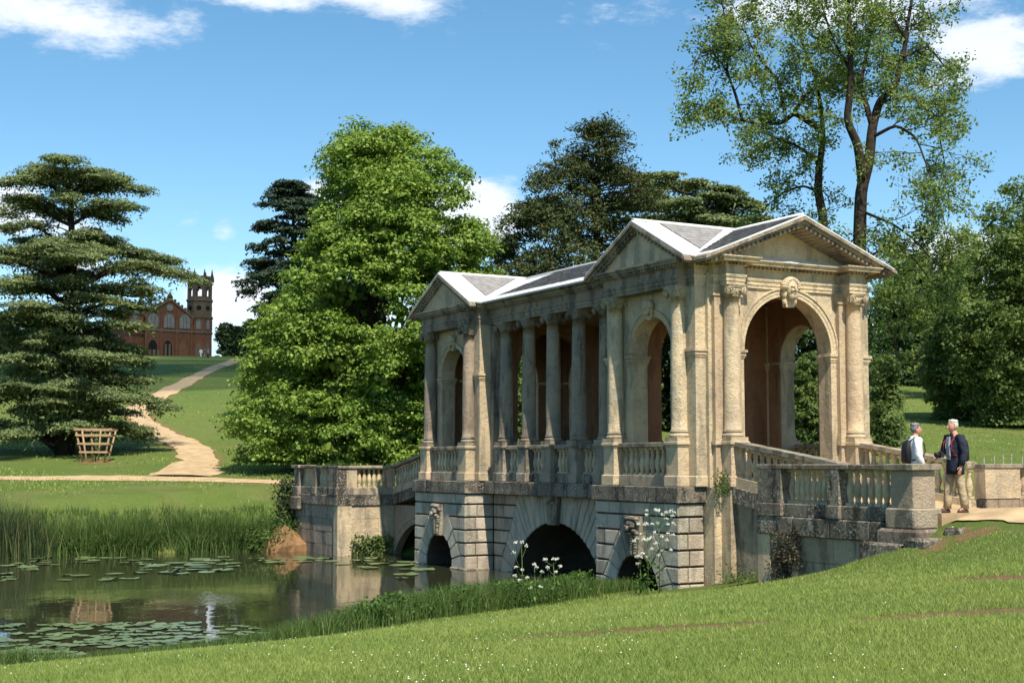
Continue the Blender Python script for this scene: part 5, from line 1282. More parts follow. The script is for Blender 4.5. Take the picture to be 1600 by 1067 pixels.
def meadow():
    r = np.random.default_rng(111); N = 90000; d = 1 / (1 / 54. - r.random(N) * (1 / 54. - 1 / 210.)); X = (r.random(N) * 2 - 1) * (.44 * d); Y = d; u, v = w2uv(X, Y); pt = np.sin(X * .31 + 2 * np.sin(Y * .17)) * np.sin(Y * .23 + X * .11) + .5 * np.sin(X * 1.1 + Y * .7)
    ok = (u > far_shore_u(np.clip(v, -120, -2.1)) + 2.5) & (pt + r.normal(size=N) * .5 > .1) & ~((v > -3) & (u < 26) & (v < 7))
    for P, w_ in PATHS:
        for a, b in zip(P[:-1], P[1:]):
            t = np.clip(((X - a[0]) * (b[0] - a[0]) + (Y - a[1]) * (b[1] - a[1])) / ((b[0] - a[0]) ** 2 + (b[1] - a[1]) ** 2 + 1e-6), 0, 1); ok &= np.hypot(X - a[0] - t * (b[0] - a[0]), Y - a[1] - t * (b[1] - a[1])) > w_ - 1.75
    X, Y, d = X[ok], Y[ok], d[ok]; n = len(X); blades('meadow_grass', np.stack([X, Y, terrain(X, Y) - .01], 1), r.uniform(.05, .16, n), r.normal(size=(n, 2)) * .4, (.0008 * d + .01) * r.uniform(.6, 1.4, n), 'blade', 'tufts of meadow grass over the far slope', 'grass', r, 1)
meadow()

# lily pads
def lilies():
    r = np.random.default_rng(107); meshes = []
    for q in range(5):
        n = 14; vs = [(0, 0, .0)]; a0 = .22
        for i in range(n): a = a0 + (2 * pi - 2 * a0) * i / (n - 1); rr = 1 + r.normal() * .04; vs.append((cos(a) * rr, sin(a) * rr, .035 + .03 * r.random() + (.10 * max(0, r.normal()) if r.random() < .25 else 0)))
        mb = MB(); mb.add(vs, [(0, i, i + 1) for i in range(1, n)], True); me = mb.mesh('lily_pad'); me.materials.append(M['lily']); meshes.append(me)
    pts = []
    def spot(x, y, s): p = np.array([0, 0, 0.]); rd = ray_dir(x, y); t = (0 - CAM_Z) / rd[2]; p = rd * t; pts.append((p[0], p[1], s))
    # near raft, lower left
    for i in range(230):
        x = r.uniform(-25, 310); spot(x, r.uniform(972, 1042) if x < 130 else r.uniform(974, 1012), r.uniform(.12, .23))
    for i in range(34): spot(r.uniform(300, 432), r.uniform(978, 1008), r.uniform(.10, .19))
    for x, y in ((10, 1000), (60, 1012), (100, 1022), (30, 1030), (5, 1020)):
        for k in range(5): spot(x + r.normal() * 25, y + r.normal() * 4, r.uniform(.14, .25))
    n_near = len(pts)
    # far drifts under the reeds and along the abutment
    for (x0, x1, y0, y1, n) in ((0, 240, 871, 884, 32), (100, 225, 893, 907, 16), (215, 390, 878, 897, 34), (0, 25, 896, 908, 6), (300, 480, 868, 880, 18), (470, 640, 872, 890, 22), (600, 720, 890, 905, 6), (30, 75, 886, 892, 4)):
        for i in range(int(n * .8)): spot(r.uniform(x0, x1), r.uniform(y0, y1), r.uniform(.16, .42))
    put = []
    for i, (x, y, s) in enumerate(pts):
        if float(terrain(x, y)) > -.05: continue
        if any((x - a) ** 2 + ((y - b)) ** 2 < ((.62 if i < n_near else .8) * (s + c)) ** 2 for a, b, c in put): continue
        put.append((x, y, s)); o = obj('lily_pad', meshes[i % 5], None, None, (x, y, .004 + .004 * (i % 6)), (r.normal() * .02, r.normal() * .02, r.uniform(0, 6.3))); o.scale = (s, s * r.uniform(.85, 1), s * .6)
        if i < n_near: tag(o, 'green lily pad in the dense raft floating at the near left shore', 'lily pad', 'lily pads in the near raft')
        else: tag(o, 'pale green lily pad in the thin drifts floating by the far shore', 'lily pad', 'lily pads in the far drifts')
lilies()

# cow parsley
def cow_parsley(x, y, d, ytop, label, seed, heads, spread, ground_z=None):
    b = at_depth(x, y, d); b[2] = zg(b[0], b[1]) if ground_z is None else ground_z; k = d / 2177.; H = CAM_Z + (720 - ytop) * k - b[2]; r = np.random.default_rng(seed)
    root = tag(empty('cow_parsley', tuple(b)), label, 'flower', 'white cow parsley on the near shore')
    st = MB(); st.tube([(0, 0, 0), (.02, 0, H * .5), (.0, .02, H * .92)], [.012, .009, .004], 5)
    tips = []
    for i in range(heads):
        z = H * r.uniform(.3, .9); a = r.uniform(0, 2 * pi); L_ = spread * 1.25 * r.uniform(.3, 1.0); t = np.array([cos(a) * L_, sin(a) * L_, min(H, z + r.uniform(.1, .3) * H)]); st.tube(curve_pts((0, 0, z), t, (0, 0, -.02), 4), np.linspace(.005, .003, 4), 4); tips.append(t)
    tips.append(np.array([0, .02, H]))
    st.build('stem', M['stem'], root)
    lv = r.normal(size=(60, 3)) * np.array([.12, .12, .0]); lv[:, 2] = r.uniform(0, H * .55, 60)
    obj('leaves', leaf_mesh('leaves', lv, unit(r.normal(size=(60, 3)) + (0, 0, 1)), .10 * r.uniform(.5, 1.3, 60), .5, r), M['nettle'], root)
    for t in tips:
        n = 34; a = r.uniform(0, 2 * pi, n); rr = np.sqrt(r.random(n)) * .046; c = np.stack([t[0] + rr * np.cos(a), t[1] + rr * np.sin(a), t[2] + .02 - rr * .45 + r.normal(size=n) * .014], 1)
        obj('flower_head', leaf_mesh('flower_head', c, unit(r.normal(size=(n, 3)) * .7 + (0, -.6, .8)), .022 * r.uniform(.6, 1.3, n), 1.0, r), M['petal'], root)
cow_parsley(1030, 912, 32.2, 797, 'tallest cow parsley, thick with white heads, before the small near arch', 1, 24, .34)
cow_parsley(1012, 915, 31.8, 818, 'cow parsley leaning against the left of the tallest one', 2, 15, .26)
cow_parsley(815, 940, 30.5, 846, 'slender cow parsley in front of the left side of the middle arch', 3, 8, .20)
cow_parsley(865, 940, 30.8, 872, 'short cow parsley in front of the centre of the middle arch', 4, 6, .16)
cow_parsley(835, 945, 30.2, 880, 'small cow parsley between the two before the middle arch', 5, 4, .15)
cow_parsley(1000, 905, 32.8, 868, 'stray cow parsley head under the small near arch keystone', 6, 3, .12)

# wall plants
def leaf_patch(name, label, cat, pts, n, size, mat, spread, seed, aspect=.7):
    r = np.random.default_rng(seed); P = np.array(pts, float); c = P[r.integers(0, len(P), n)] + r.normal(size=(n, 3)) * np.array(spread)
    o = obj(name, leaf_mesh(name, c, unit(r.normal(size=(n, 3)) + (-.2, -.6, .4)), size * r.uniform(.5, 1.4, n), aspect, r), M[mat]); return tag(o, label, cat, kind='stuff')
def bpt(u, v, z): X, Y = uv2w(u, v); return (X, Y, z)
leaf_patch('ivy', 'dark ivy climbing the left corner of the far abutment', 'ivy', [bpt(24.4, -2.55, z) for z in np.linspace(.9, 2.5, 8)] + [bpt(24.7, -2.4, z) for z in np.linspace(.9, 2.2, 5)], 2600, .12, 'ivy', (.22, .22, .18), 1)
leaf_patch('ivy', 'green weeds at the water foot of the far abutment wall', 'weeds', [bpt(19.7, v, z) for v in np.linspace(-1.7, -.3, 8) for z in (.12, .3, .5)], 1800, .11, 'wood_green', (.12, .1, .12), 2)
leaf_patch('wall_weed', 'small green weed sprouting from the ledge beside the ramp', 'weeds', [bpt(-.25, -.55, z) for z in (2.62, 2.75, 2.9, 3.0)], 420, .055, 'nettle', (.10, .08, .09), 3, .5)
leaf_patch('withered_plant', 'withered brown plant hanging on the near terrace wall', 'plant', [bpt(-4.75, -2.50, z) for z in (.95, 1.1, 1.25, 1.4, 1.5, 1.7)] + [bpt(-5.1, -2.48, z) for z in (1.4, 1.6, 1.9)], 1500, .075, 'dead_veg', (.13, .06, .13), 4, .4)
leaf_patch('shore_weeds', 'green weeds at the foot of the near ramp wall', 'weeds', [bpt(u, -.65, .55) for u in np.linspace(-.6, -3.4, 12)], 2400, .08, 'sedge', (.16, .12, .16), 5, .3)
def spill():
    r = np.random.default_rng(9)
    mb = MB(); c = np.array(bpt(23.6, -3.0, .15)); rings = []
    for k, (q, z) in enumerate(((1.45, -.3), (1.1, .1), (.75, .38), (.4, .62), (.1, .72))): rings.append([tuple(c + np.array([q * cos(t) * .75 * (1 + r.normal() * .14), q * sin(t) * .7 * (1 + r.normal() * .14), z + r.normal() * .07])) for t in np.linspace(0, 2 * pi, 19)[:-1]])
    mb.loft(rings, smooth=False); tag(mb.build('soil_bank', M['soil']), kind='structure')
spill()
leaf_patch('bank_weeds', 'rough green weeds on the earth slope beside the far abutment', 'weeds', [bpt(u, v, z) for u, v, z in ((23.6, -3.0, .8), (23.2, -3.4, .5), (24.0, -3.3, .7), (23.9, -2.7, 1.0), (24.4, -3.4, .9), (24.6, -2.9, 1.2), (23.0, -4.0, .35), (23.4, -4.2, .6))], 2200, .13, 'sedge', (.28, .28, .16), 6, .3)
# ------------------------------------------------------------------ the hilltop temple
def temple():
    b = ground_px(265, 556, 150, 420); b = at_depth(265, 555.5, 300); b[2] = zg(b[0], b[1]) - .1
    T = tag(empty('gothic_temple', tuple(b), radians(32)), 'brown stone gothic temple with a pinnacled tower on the hilltop', 'building')
    def box(x0, x1, y0, y1, z0, z1, name, mat='temple', par=T): return MB().box(x0, x1, y0, y1, z0, z1).build(name, M[mat], par)
    def arch_poly(x, z0, w_, h_, y, pointed=True):
        hs = h_ * .62; pts = [(x - w_ / 2, y, z0), (x + w_ / 2, y, z0)]
        for t in np.linspace(0, 1, 6): pts.append((x + w_ / 2 * cos(t * pi / 2) ** (1 if pointed else 1), y, z0 + hs + (h_ - hs) * sin(t * pi / 2) ** (1.25 if pointed else 1)))
        for t in np.linspace(1, 0, 6)[1:]: pts.append((x - w_ / 2 * cos(t * pi / 2), y, z0 + hs + (h_ - hs) * sin(t * pi / 2) ** (1.25 if pointed else 1)))
        return pts
    def window(x, z0, w_, h_, y=0.0, fr='temple_pale', gl='glass_dull', name='window', bars=2):
        f = MB(); f.prism(arch_poly(x, z0, w_, h_, y - .12), (0, .1, 0)); W = f.build(name, M[fr], T)
        g = MB(); g.prism(arch_poly(x, z0 + .15, w_ - .5, h_ - .45, y - .16), (0, .05, 0)); g.build('pane', M[gl], W)
        for k in range(bars):
            xx = x - w_ / 2 + .25 + (w_ - .5) * (k + 1) / (bars + 1); MB().box(xx - .06, xx + .06, y - .22, y - .1, z0 + .1, z0 + h_ * .82).build('mullion', M[fr], W)
        return W
    # body
    mb = MB(); mb.box(-5.4, 5.0, 0, 12, -.5, 8.6); mb.prism([(-5.4, 0, 8.6), (5.0, 0, 8.6), (-.2, 0, 12.4)], (0, .5, 0)); mb.build('wall', M['temple'], T)
    box(-9.6, -5.4, .8, 11, -.5, 8.9, 'wall')
    R_ = MB(); R_.prism([(-5.6, .5, 8.7), (5.2, .5, 8.7), (-.2, .5, 12.2)], (0, 12, 0)); R_.build('roof', M['slate'], T)
    R2 = MB(); R2.prism([(-9.8, 1.0, 8.95), (-9.8, 11, 8.95), (-9.8, 6, 11.4)], (5, 0, 0)); R2.build('roof', M['slate'], T)
    box(-9.75, 5.1, -.18, .0, 5.3, 5.75, 'string_course', 'temple_pale'); box(-9.75, -5.4, .62, .8, 5.3, 5.75, 'string_course', 'temple_pale')
    box(-9.75, -5.35, .6, .8, 8.7, 9.2, 'parapet', 'temple_pale')
    for s in (-1, 1):
        m_ = MB(); m_.prism([(-.2, -.25, 12.75), (-.2, -.25, 12.2), (-.2 + s * 5.5, -.25, 8.2), (-.2 + s * 5.5, -.25, 8.75)], (0, .6, 0)); c_ = m_.build('gable_coping', M['temple_pale'], T)
        for k in range(7):
            t = (k + .5) / 7; x = -.2 + s * 5.5 * t; z = 12.7 - 4.0 * t; MB().box(x - .22, x + .22, -.2, .2, z, z + .55).build('crocket', M['temple'], c_)
    MB().lathe([(.5, 0), (.6, .5), (.25, 1.0), (.1, 1.3)], 8, (-.2, 0, 12.6)).build('finial', M['temple'], T)
    for x in (-3.8, -.3, 3.2): window(x, 6.0, 2.7, 3.4)
    window(-7.6, 6.0, 2.0, 2.8, .8, bars=1)
    w_ = MB(); w_.lathe([(.75, -.1), (.75, .1)], 14, (0, 0, 0)); 
    o = w_.build('round_window', M['glass_dull'], T, (-.2, -.05, 10.5)); o.rotation_euler = (pi / 2, 0, 0)
    for x, gl in ((-3.8, 'dark'), (-.5, 'dark'), (2.9, 'temple')): window(x, -.2, 2.4, 3.9, 0, 'temple', gl, 'doorway', 0)
    for x in (-5.3, -2.0, 1.4, 4.8): box(x - .22, x + .22, -.16, .0, -.3, 8.5, 'pilaster')
    for k in range(3):
        MB().box(-4.9 + k * .9, -4.3 + k * .9, -.9, -.5, -.2, 1.2).build('porch_post', M['temple_pale'], T)
    box(-1.2, -.7, -.25, -.17, -.2, 2.6, 'door', 'temple_pale'); box(-.3, .1, -.25, -.17, -.2, 2.6, 'door', 'temple_pale')
    # tower: eight sides, open belfry
    cx, cy, r0 = 7.4, 2.6, 2.95
    def octa(z0, z1, r, name, mat='temple'):
        m_ = MB(); m_.lathe([(r, z0), (r, z1)], 8, (cx, cy, 0), smooth=False); return m_.build(name, M[mat], T)
    octa(-.5, 8.7, r0, 'tower_stage'); octa(5.3, 5.75, r0 + .18, 'string_course', 'temple_pale'); octa(8.7, 9.1, r0 + .2, 'string_course', 'temple_pale')
    octa(9.1, 12.5, r0 - .08, 'tower_stage', 'temple_pale'); octa(12.5, 12.9, r0 + .12, 'string_course', 'temple_pale')
    rb = r0 - .12
    for k in range(8):
        a0, a1 = 2 * pi * k / 8, 2 * pi * (k + 1) / 8; p0 = np.array([cx + rb * cos(a0), cy + rb * sin(a0)]); p1 = np.array([cx + rb * cos(a1), cy + rb * sin(a1)]); inn = np.array([cx, cy]) - (p0 + p1) / 2; inn = inn / np.linalg.norm(inn) * .5
        m_ = MB()
        def seg(t0, t1, z0, z1):
            q0, q1 = p0 + (p1 - p0) * t0, p0 + (p1 - p0) * t1; m_.hexa([(*q0, z0), (*q1, z0), (*(q1 + inn), z0), (*(q0 + inn), z0), (*q0, z1), (*q1, z1), (*(q1 + inn), z1), (*(q0 + inn), z1)])
        seg(0, .24, 12.9, 17.0); seg(.76, 1, 12.9, 17.0); seg(.24, .76, 12.9, 13.5); seg(.24, .76, 15.6, 17.0); seg(.24, .36, 15.2, 15.6); seg(.64, .76, 15.2, 15.6)
        m_.build('belfry_wall', M['temple_pale'], T)
        MB().box(-.32, .32, -.32, .32, 0, 1.0).lathe([(.3, 1.0), (.22, 1.5), (.04, 2.6)], 6).build('pinnacle', M['temple_pale'], T, (cx + rb * cos(a0), cy + rb * sin(a0), 17.0))
        for t in (.25, .5, .75):
            q = p0 + (p1 - p0) * t; MB().box(q[0] - .2, q[0] + .2, q[1] - .2, q[1] + .2, 17.3, 18.0).build('merlon', M['temple_pale'], T)
        # windows of the tower
        am = (a0 + a1) / 2
        if sin(am) < .2:
            for z, rr, nm in ((10.9, .55, 'round_window'),):
                o = MB().lathe([(rr, -.08), (rr, .08)], 12).build(nm, M['dark'], T, (cx + (r0 - .1) * cos(pi / 8) * cos(am), cy + (r0 - .1) * cos(pi / 8) * sin(am), z)); o.rotation_euler = (pi / 2, 0, am + pi / 2)
            wd = empty('tower_window', (cx + r0 * cos(pi / 8) * cos(am), cy + r0 * cos(pi / 8) * sin(am), 0), am + pi / 2); wd.parent = T
            f = MB(); f.prism(arch_poly(0, 6.1, 1.3, 2.4, -.06), (0, .1, 0)); f.build('frame', M['temple_pale'], wd); g = MB(); g.prism(arch_poly(0, 6.25, .9, 2.0, -.1), (0, .05, 0)); g.build('pane', M['glass_dull'], wd)
            f = MB(); f.prism(arch_poly(0, .3, 1.3, 2.9, -.06), (0, .1, 0)); f.build('blind_arch', M['temple_pale'], wd)
    octa(17.0, 17.35, rb + .12, 'parapet', 'temple_pale')
    # stair turret and chimney behind
    octa_ = MB(); octa_.lathe([(.9, 8), (.9, 11.8), (.2, 12.8)], 8, (-4.6, 6.5, 0), smooth=False); octa_.build('turret', M['slate'], T)
temple()

# ------------------------------------------------------------------ people
def skin_mesh(V, E, R):
    me = bpy.data.meshes.new('tmp'); me.from_pydata(V, E, []); o = bpy.data.objects.new('tmp', me); SC.collection.objects.link(o)
    sk = o.modifiers.new('s', 'SKIN'); sk.use_smooth_shade = True
    for i, r in enumerate(R): me.skin_vertices[0].data[i].radius = (r, r) if not hasattr(r, '__len__') else r
    me.skin_vertices[0].data[0].use_root = True
    ss = o.modifiers.new('u', 'SUBSURF'); ss.levels = 1; ss.render_levels = 1
    dg = bpy.context.evaluated_depsgraph_get(); ev = o.evaluated_get(dg); m2 = bpy.data.meshes.new_from_object(ev)
    vs = [tuple(v.co) for v in m2.vertices]; fs = [tuple(p.vertices) for p in m2.polygons]
    bpy.data.objects.remove(o); bpy.data.meshes.remove(me); bpy.data.meshes.remove(m2); return vs, fs
def ell_rings(c, a, n=10, m=8, shape=None):
    rings = []
    for ph in np.linspace(-pi / 2 + .12, pi / 2 - .12, m):
        z = sin(ph); f = shape(z) if shape else (1, 1, 0)
        rings.append([(c[0] + a[0] * cos(ph) * cos(t) * f[0], c[1] + a[1] * cos(ph) * sin(t) * f[1] + f[2], c[2] + a[2] * z) for t in np.linspace(0, 2 * pi, n + 1)[:-1]])
    return rings
def person(loc_, rz, H, label, group=None, top='navy', legs='khaki', hair='hair_white', hem=.78, arm_r=None, arm_l=None, step=.10, pack='black', straps=None, shirt=None, shoes='shoe', open_front=False, cat='person', fine=True):
    s = H / 1.75; root = tag(empty('person', loc_, rz), label, cat, group); root.scale = (s, s, s)
    arm_r = arm_r or ((.20, -.01, 1.43), (.27, -.05, 1.17), (.25, .06, .93)); arm_l = arm_l or ((-.20, -.01, 1.43), (-.27, -.05, 1.17), (-.25, .06, .93))
    V = [(0, 0, .97), (0, 0, 1.12), (0, -.01, 1.30), (0, -.01, 1.46), (0, .01, 1.545), (0, .02, 1.62)]; E = [(0, 1), (1, 2), (2, 3), (3, 4), (4, 5)]; R = [(.13, .11), (.12, .10), (.14, .11), (.08, .07), .052, .06]
    for sg, st in ((-1, -step), (1, step)):
        i = len(V); V += [(sg * .09, 0, .92), (sg * .10, st * .55 + .02, .50), (sg * .10, st, .09), (sg * .115, st + .15, .035)]; E += [(0, i), (i, i + 1), (i + 1, i + 2), (i + 2, i + 3)]; R += [.085, .058, .042, .03]
    for arm in (arm_l, arm_r):
        A = [np.array(q) for q in arm]; i = len(V); V += [tuple(q) for q in A]; E += [(3, i), (i, i + 1), (i + 1, i + 2)]; R += [.055, .045, .028]
        d = unit(A[2] - A[1]); pl = A[2] + d * .085; V.append(tuple(pl)); R.append((.034, .018)); E.append((i + 2, i + 3))
        sd = unit(np.cross(d, (0, 1, .01))); fw = unit(np.cross(sd, d))
        for j, (off, L_) in enumerate(((-.027, .065), (-.009, .075), (.009, .07), (.026, .055))):
            q0 = pl + fw * off + d * .03; k = len(V); V += [tuple(q0), tuple(q0 + d * L_ * .55 + sd * .008), tuple(q0 + d * L_ * .9 + sd * .022)]; E += [(i + 3, k), (k, k + 1), (k + 1, k + 2)]; R += [.0095, .009, .008]
        q0 = A[2] + d * .04 + fw * .03; k = len(V); V += [tuple(q0), tuple(q0 + fw * .03 + d * .03), tuple(q0 + fw * .035 + d * .06)]; E += [(i + 2, k), (k, k + 1), (k + 1, k + 2)]; R += [.011, .010, .009]
    vs, fs = skin_mesh(V, E, R); mb = MB(); mb.add(vs, fs, True)
    hd = lambda z: ((.80, .86, .012) if z < -.6 else (.93, .96, .006) if z < -.2 else (1, 1, 0))
    mb.loft(ell_rings((0, .035, 1.655), (.076, .098, .125), 14, 10, hd))
    mb.loft(ell_rings((0, .136, 1.640), (.016, .024, .030), 8, 5)); mb.loft(ell_rings((0, .125, 1.59), (.026, .012, .009), 8, 4))
    for sg in (-1, 1): mb.loft(ell_rings((sg * .079, .02, 1.645), (.012, .022, .034), 8, 5)); mb.loft(ell_rings((sg * .032, .124, 1.672), (.014, .01, .007), 6, 4))
    mb.build('body', M['skin'], root)
    hr = MB(); hr.loft([[(p[0], min(p[1], .105 if p[2] > 1.70 else .035), max(p[2], 1.60 if p[1] < .0 else 1.655)) for p in ring] for ring in ell_rings((0, .018, 1.685), (.09, .105, .115), 14, 9)])
    for k in range(16):
        a = 2 * pi * k / 16; hr.loft(ell_rings((.06 * cos(a), .01 + .06 * sin(a), 1.745 + .02 * random.random()), (.034, .036, .03), 7, 5))
    hr.build('hair', M[hair], root)
    # trousers
    tr = MB()
    def ellr(c, a, b, n=14): return [(c[0] + a * cos(t), c[1] + b * sin(t), c[2]) for t in np.linspace(0, 2 * pi, n + 1)[:-1]]
    tr.loft([ellr((0, 0, 1.04), .165, .125), ellr((0, 0, .95), .175, .13), ellr((0, 0, .87), .175, .125)])
    for sg, st in ((-1, -step), (1, step)):
        tr.loft([ellr((sg * .088, .0, .93), .088, .115), ellr((sg * .092, st * .2, .78), .09, .105), ellr((sg * .098, st * .55 + .015, .50), .074, .085), ellr((sg * .10, st * .8, .28), .07, .078), ellr((sg * .10, st, .075), .068, .082)])
    tr.build('trousers', M[legs], root)
    for sg, st in ((-1, -step), (1, step)):
        sh = MB(); sh.loft([[(sg * .105 + a * .048 * q, st + .05 + b * .135 * q + .0, z) for a, b in [(cos(t), sin(t)) for t in np.linspace(0, 2 * pi, 13)[:-1]]] for z, q in ((0, .95), (.03, 1.0), (.06, .85), (.085, .5))]); sh.build('shoe', M[shoes], root)
    # jacket: body and sleeves in one garment
    jk = MB()
    jk.loft([ellr((0, -.005, hem), .20, .155, 18), ellr((0, -.005, hem + .1), .195, .15, 18), ellr((0, 0, 1.08), .18, .14, 18), ellr((0, -.005, 1.25), .20, .145, 18), ellr((0, -.01, 1.38), .215, .13, 18), ellr((0, -.015, 1.45), .165, .105, 18), ellr((0, -.005, 1.50), .085, .078, 18), ellr((0, -.002, 1.53), .075, .07, 18)])
    for arm in (arm_l, arm_r):
        A = [np.array(q) for q in arm]; sg = -1 if A[0][0] < 0 else 1
        P = [A[0] + (-sg * .07, 0, .0), A[0] + (0, 0, .01), A[0] * .65 + A[1] * .35, A[1], A[1] * .5 + A[2] * .5, A[2] * 1.0]; jk.tube(P, [.085, .088, .078, .070, .064, .055], 10)
    jk.build('jacket', M[top], root)
    if shirt:
        m_ = MB(); m_.prism([(-.055, .128, 1.02), (.055, .128, 1.02), (.05, .150, 1.28), (.045, .118, 1.46), (-.045, .118, 1.46), (-.05, .150, 1.28)], (0, .018, 0)); m_.build('shirt', M[shirt], root)
    if pack:
        m_ = MB(); m_.loft([[(x * q, -.125 - .065 * (1 + y) * q2, z) for x, y in [(np.sign(cos(t)) * abs(cos(t)) ** .5 * .15, np.sign(sin(t)) * abs(sin(t)) ** .5) for t in np.linspace(0, 2 * pi, 17)[:-1]]] for z, q, q2 in ((.98, .75, .8), (1.02, .98, 1.0), (1.25, 1.0, .95), (1.38, .9, .75), (1.44, .6, .4))]); pk = m_.build('backpack', M[pack], root)
        for sg in (-1, 1):
            pth = [(sg * .10, -.13, 1.42), (sg * .11, -.05, 1.50), (sg * .115, .06, 1.47), (sg * .12, .148, 1.36), (sg * .13, .160, 1.22), (sg * .16, .09, 1.10), (sg * .15, -.12, 1.04)]
            MB().tube(pth, .010 if straps else .016, 6).build('strap', M[straps or pack], pk)
    return root
XM, YM, _ = at_depth(1494, 800, 26); ZM = 2.40
man = person((XM, YM, ZM), radians(108), 1.69, 'white haired man in navy jacket and khaki trousers standing on the path', top='navy', legs='khaki', hair='hair_white', hem=.74, step=.13, pack='navy', straps='red', shirt='shirt',
             arm_r=((.20, .0, 1.43), (.27, .06, 1.17), (.17, .24, 1.10)), arm_l=((-.20, -.01, 1.43), (-.28, -.03, 1.16), (-.27, .05, .90)))
cm = MB(); cm.box(-.06, .06, .27, .34, 1.02, 1.12); cm.tube([(0, .34, 1.07), (0, .42, 1.07)], [.04, .045], 10); 
cmo = cm.build('hand_camera', M['black']); cmo.location = (XM, YM, ZM); cmo.rotation_euler = (0, 0, radians(108)); tag(cmo, 'black camera held at the chest of the white haired man', 'camera')
XW, YW, _ = at_depth(1432, 800, 27.2); ZW = 2.36
person((XW, YW, ZW), radians(-84), 1.70, 'grey haired person in a white jacket with a black backpack behind the balustrade', top='white_cloth', legs='navy', hair='hair_grey', hem=.80, step=.03, pack='black')
XP, YP = uv2w(5.45, .42)
person((XP, YP, 2.73), PSI + radians(150), 1.62, 'person in dark purple standing inside the colonnade beside the near pavilion', top='purple', legs='navy', hair='black', hem=.7, step=.02, pack=None)
for i, (x, c1, c2, lb) in enumerate(((314, 'white_cloth', 'white_cloth', 'tiny figure in white on the grass before the temple tower'), (319.5, 'temple_pale', 'khaki', 'tiny figure in tan between the two others before the temple'), (325, 'blue_cloth', 'navy', 'tiny figure in blue on the grass before the temple tower'))):
    p = at_depth(x, 556, 262); person((p[0], p[1], zg(p[0], p[1])), radians(200 + 40 * i), 1.7, lb, 'walkers before the temple', top=c1, legs=c2, hair='hair_grey', step=.12, pack=None)

# ------------------------------------------------------------------ tree guard, fence, little things
def tree_guard():
    b = ground_px(149, 722); k = b[1] / 2177.; G = tag(empty('tree_guard', tuple(b), .12), 'wooden slatted tree guard flaring upward on the grass beside the cedar', 'tree guard')
    H = 52 * k; wb, wt = 15.5 * k, 26 * k
    post = {}
    for sx in (-1, 1):
        for sy in (-1, 1): MB().tube([(sx * wb, sy * wb, -.1), (sx * wt * 1.02, sy * wt * 1.02, H)], .055, 6).build('post', M['wood'], G)
    for sx in (-1, 1): MB().tube([(sx * wb * .1, sx * wb, -.05), (sx * wt * .1, sx * wt, H)], .045, 6).build('post', M['wood'], G)
    for t in (.30, .55, .80, .97):
        q = (wb + (wt - wb) * t) * 1.05; z = H * t
        for s in (-1, 1):
            MB().box(-q - .06, q + .06, s * (q + .04) - .02, s * (q + .04) + .02, z - .05, z + .05).build('rail', M['wood'], G); MB().box(s * (q + .04) - .02, s * (q + .04) + .02, -q, q, z - .05, z + .05).build('rail', M['wood'], G)
    r = np.random.default_rng(4); sp = tag(empty('sapling', tuple(b)), 'thin leafy sapling inside the wooden tree guard', 'tree'); trunk_obj(sp, [([(0, 0, 0), (.02, 0, H * .9)], [.03, .012])], 'twig', n=5)
    P = np.stack([r.normal(size=160) * .16, r.normal(size=160) * .16, r.uniform(.3, .9, 160) * H], 1); crown_from(sp, P, unit(r.normal(size=P.shape)), .10 * r.uniform(.6, 1.3, 160), 'wood_green', .7, r=r)
    c = []
    for a in np.linspace(0, 2 * pi, 13): c.append(a)
    l = [(b[0] + 28 * k * cos(a), b[1] + 38 * k * sin(a)) for a in c]; rr = [(b[0] + .05 * cos(a), b[1] + .05 * sin(a)) for a in c]
    strip('bare_soil', l, rr, M['soil'], lift=.03, wob=.1, sub=2, across=2)
tree_guard()
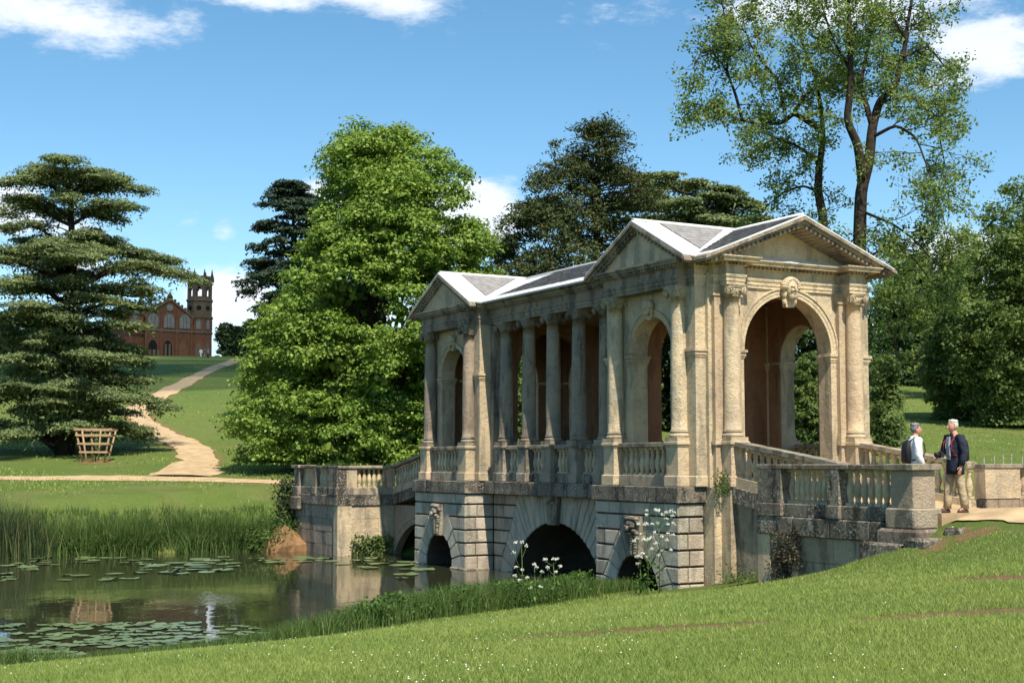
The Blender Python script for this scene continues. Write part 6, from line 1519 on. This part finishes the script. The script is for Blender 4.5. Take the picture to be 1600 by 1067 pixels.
for i, (x, yt) in enumerate(((1537, 715), (1553, 713), (1567, 710), (1580, 709), (1597, 713), (1612, 713))):
    d = 58 + i * .8; p = at_depth(x, 715, d); z = zg(p[0], p[1]); h_ = CAM_Z + (720 - yt) * d / 2177 - z; o = MB().tube([(0, 0, -.2), (.01, 0, h_)], [.035, .032], 7).lathe([(.032, h_), (.01, h_ + .02)], 7).build('fence_post', M['post'], None, (p[0], p[1], z)); tag(o, ('leftmost grey fence post in the meadow right of the man', 'second grey fence post from the left beyond the balustrade', 'third grey fence post from the left beyond the balustrade', 'fourth grey fence post from the left beyond the balustrade', 'fifth grey fence post, nearest the right edge', 'grey fence post just past the right edge')[i], 'fence post', 'meadow fence posts')

# ------------------------------------------------------------------ an unseen cloud above the frame, added to shade the hill and temple
def cloud():
    r = np.random.default_rng(77); mb = MB()
    m, nt, N, L = new_mat('shade_cloud_vapour'); out = N('ShaderNodeOutputMaterial'); d = N('ShaderNodeBsdfDiffuse'); t = N('ShaderNodeBsdfTranslucent'); tr = N('ShaderNodeBsdfTransparent'); m1 = N('ShaderNodeMixShader'); m2 = N('ShaderNodeMixShader')
    d.inputs[0].default_value = (.9, .9, .9, 1); t.inputs[0].default_value = (.85, .87, .9, 1); m1.inputs[0].default_value = .5; m2.inputs[0].default_value = .68
    L(d.outputs[0], m1.inputs[1]); L(t.outputs[0], m1.inputs[2]); L(m1.outputs[0], m2.inputs[1]); L(tr.outputs[0], m2.inputs[2]); L(m2.outputs[0], out.inputs[0])
    c0 = np.array([-75, 292, 28.]) + np.array(sdir) * (258 / sdir.z)
    for i in range(70):
        a = r.uniform(0, 2 * pi); q = sqrt(r.random()); c = c0 + np.array([105 * q * cos(a), 158 * q * sin(a), r.uniform(0, 14) * (1.2 - q)]); s = r.uniform(16, 34) * (1.25 - .5 * q)
        mb.loft([[tuple(np.array(p) + r.normal(size=3) * s * .04) for p in ring] for ring in ell_rings(c, (s, s, s * .45), 14, 8)])
    tag(mb.build('cloud', m), 'unseen white cloud added overhead to shade the hillside', 'cloud', kind='stuff')
cloud()
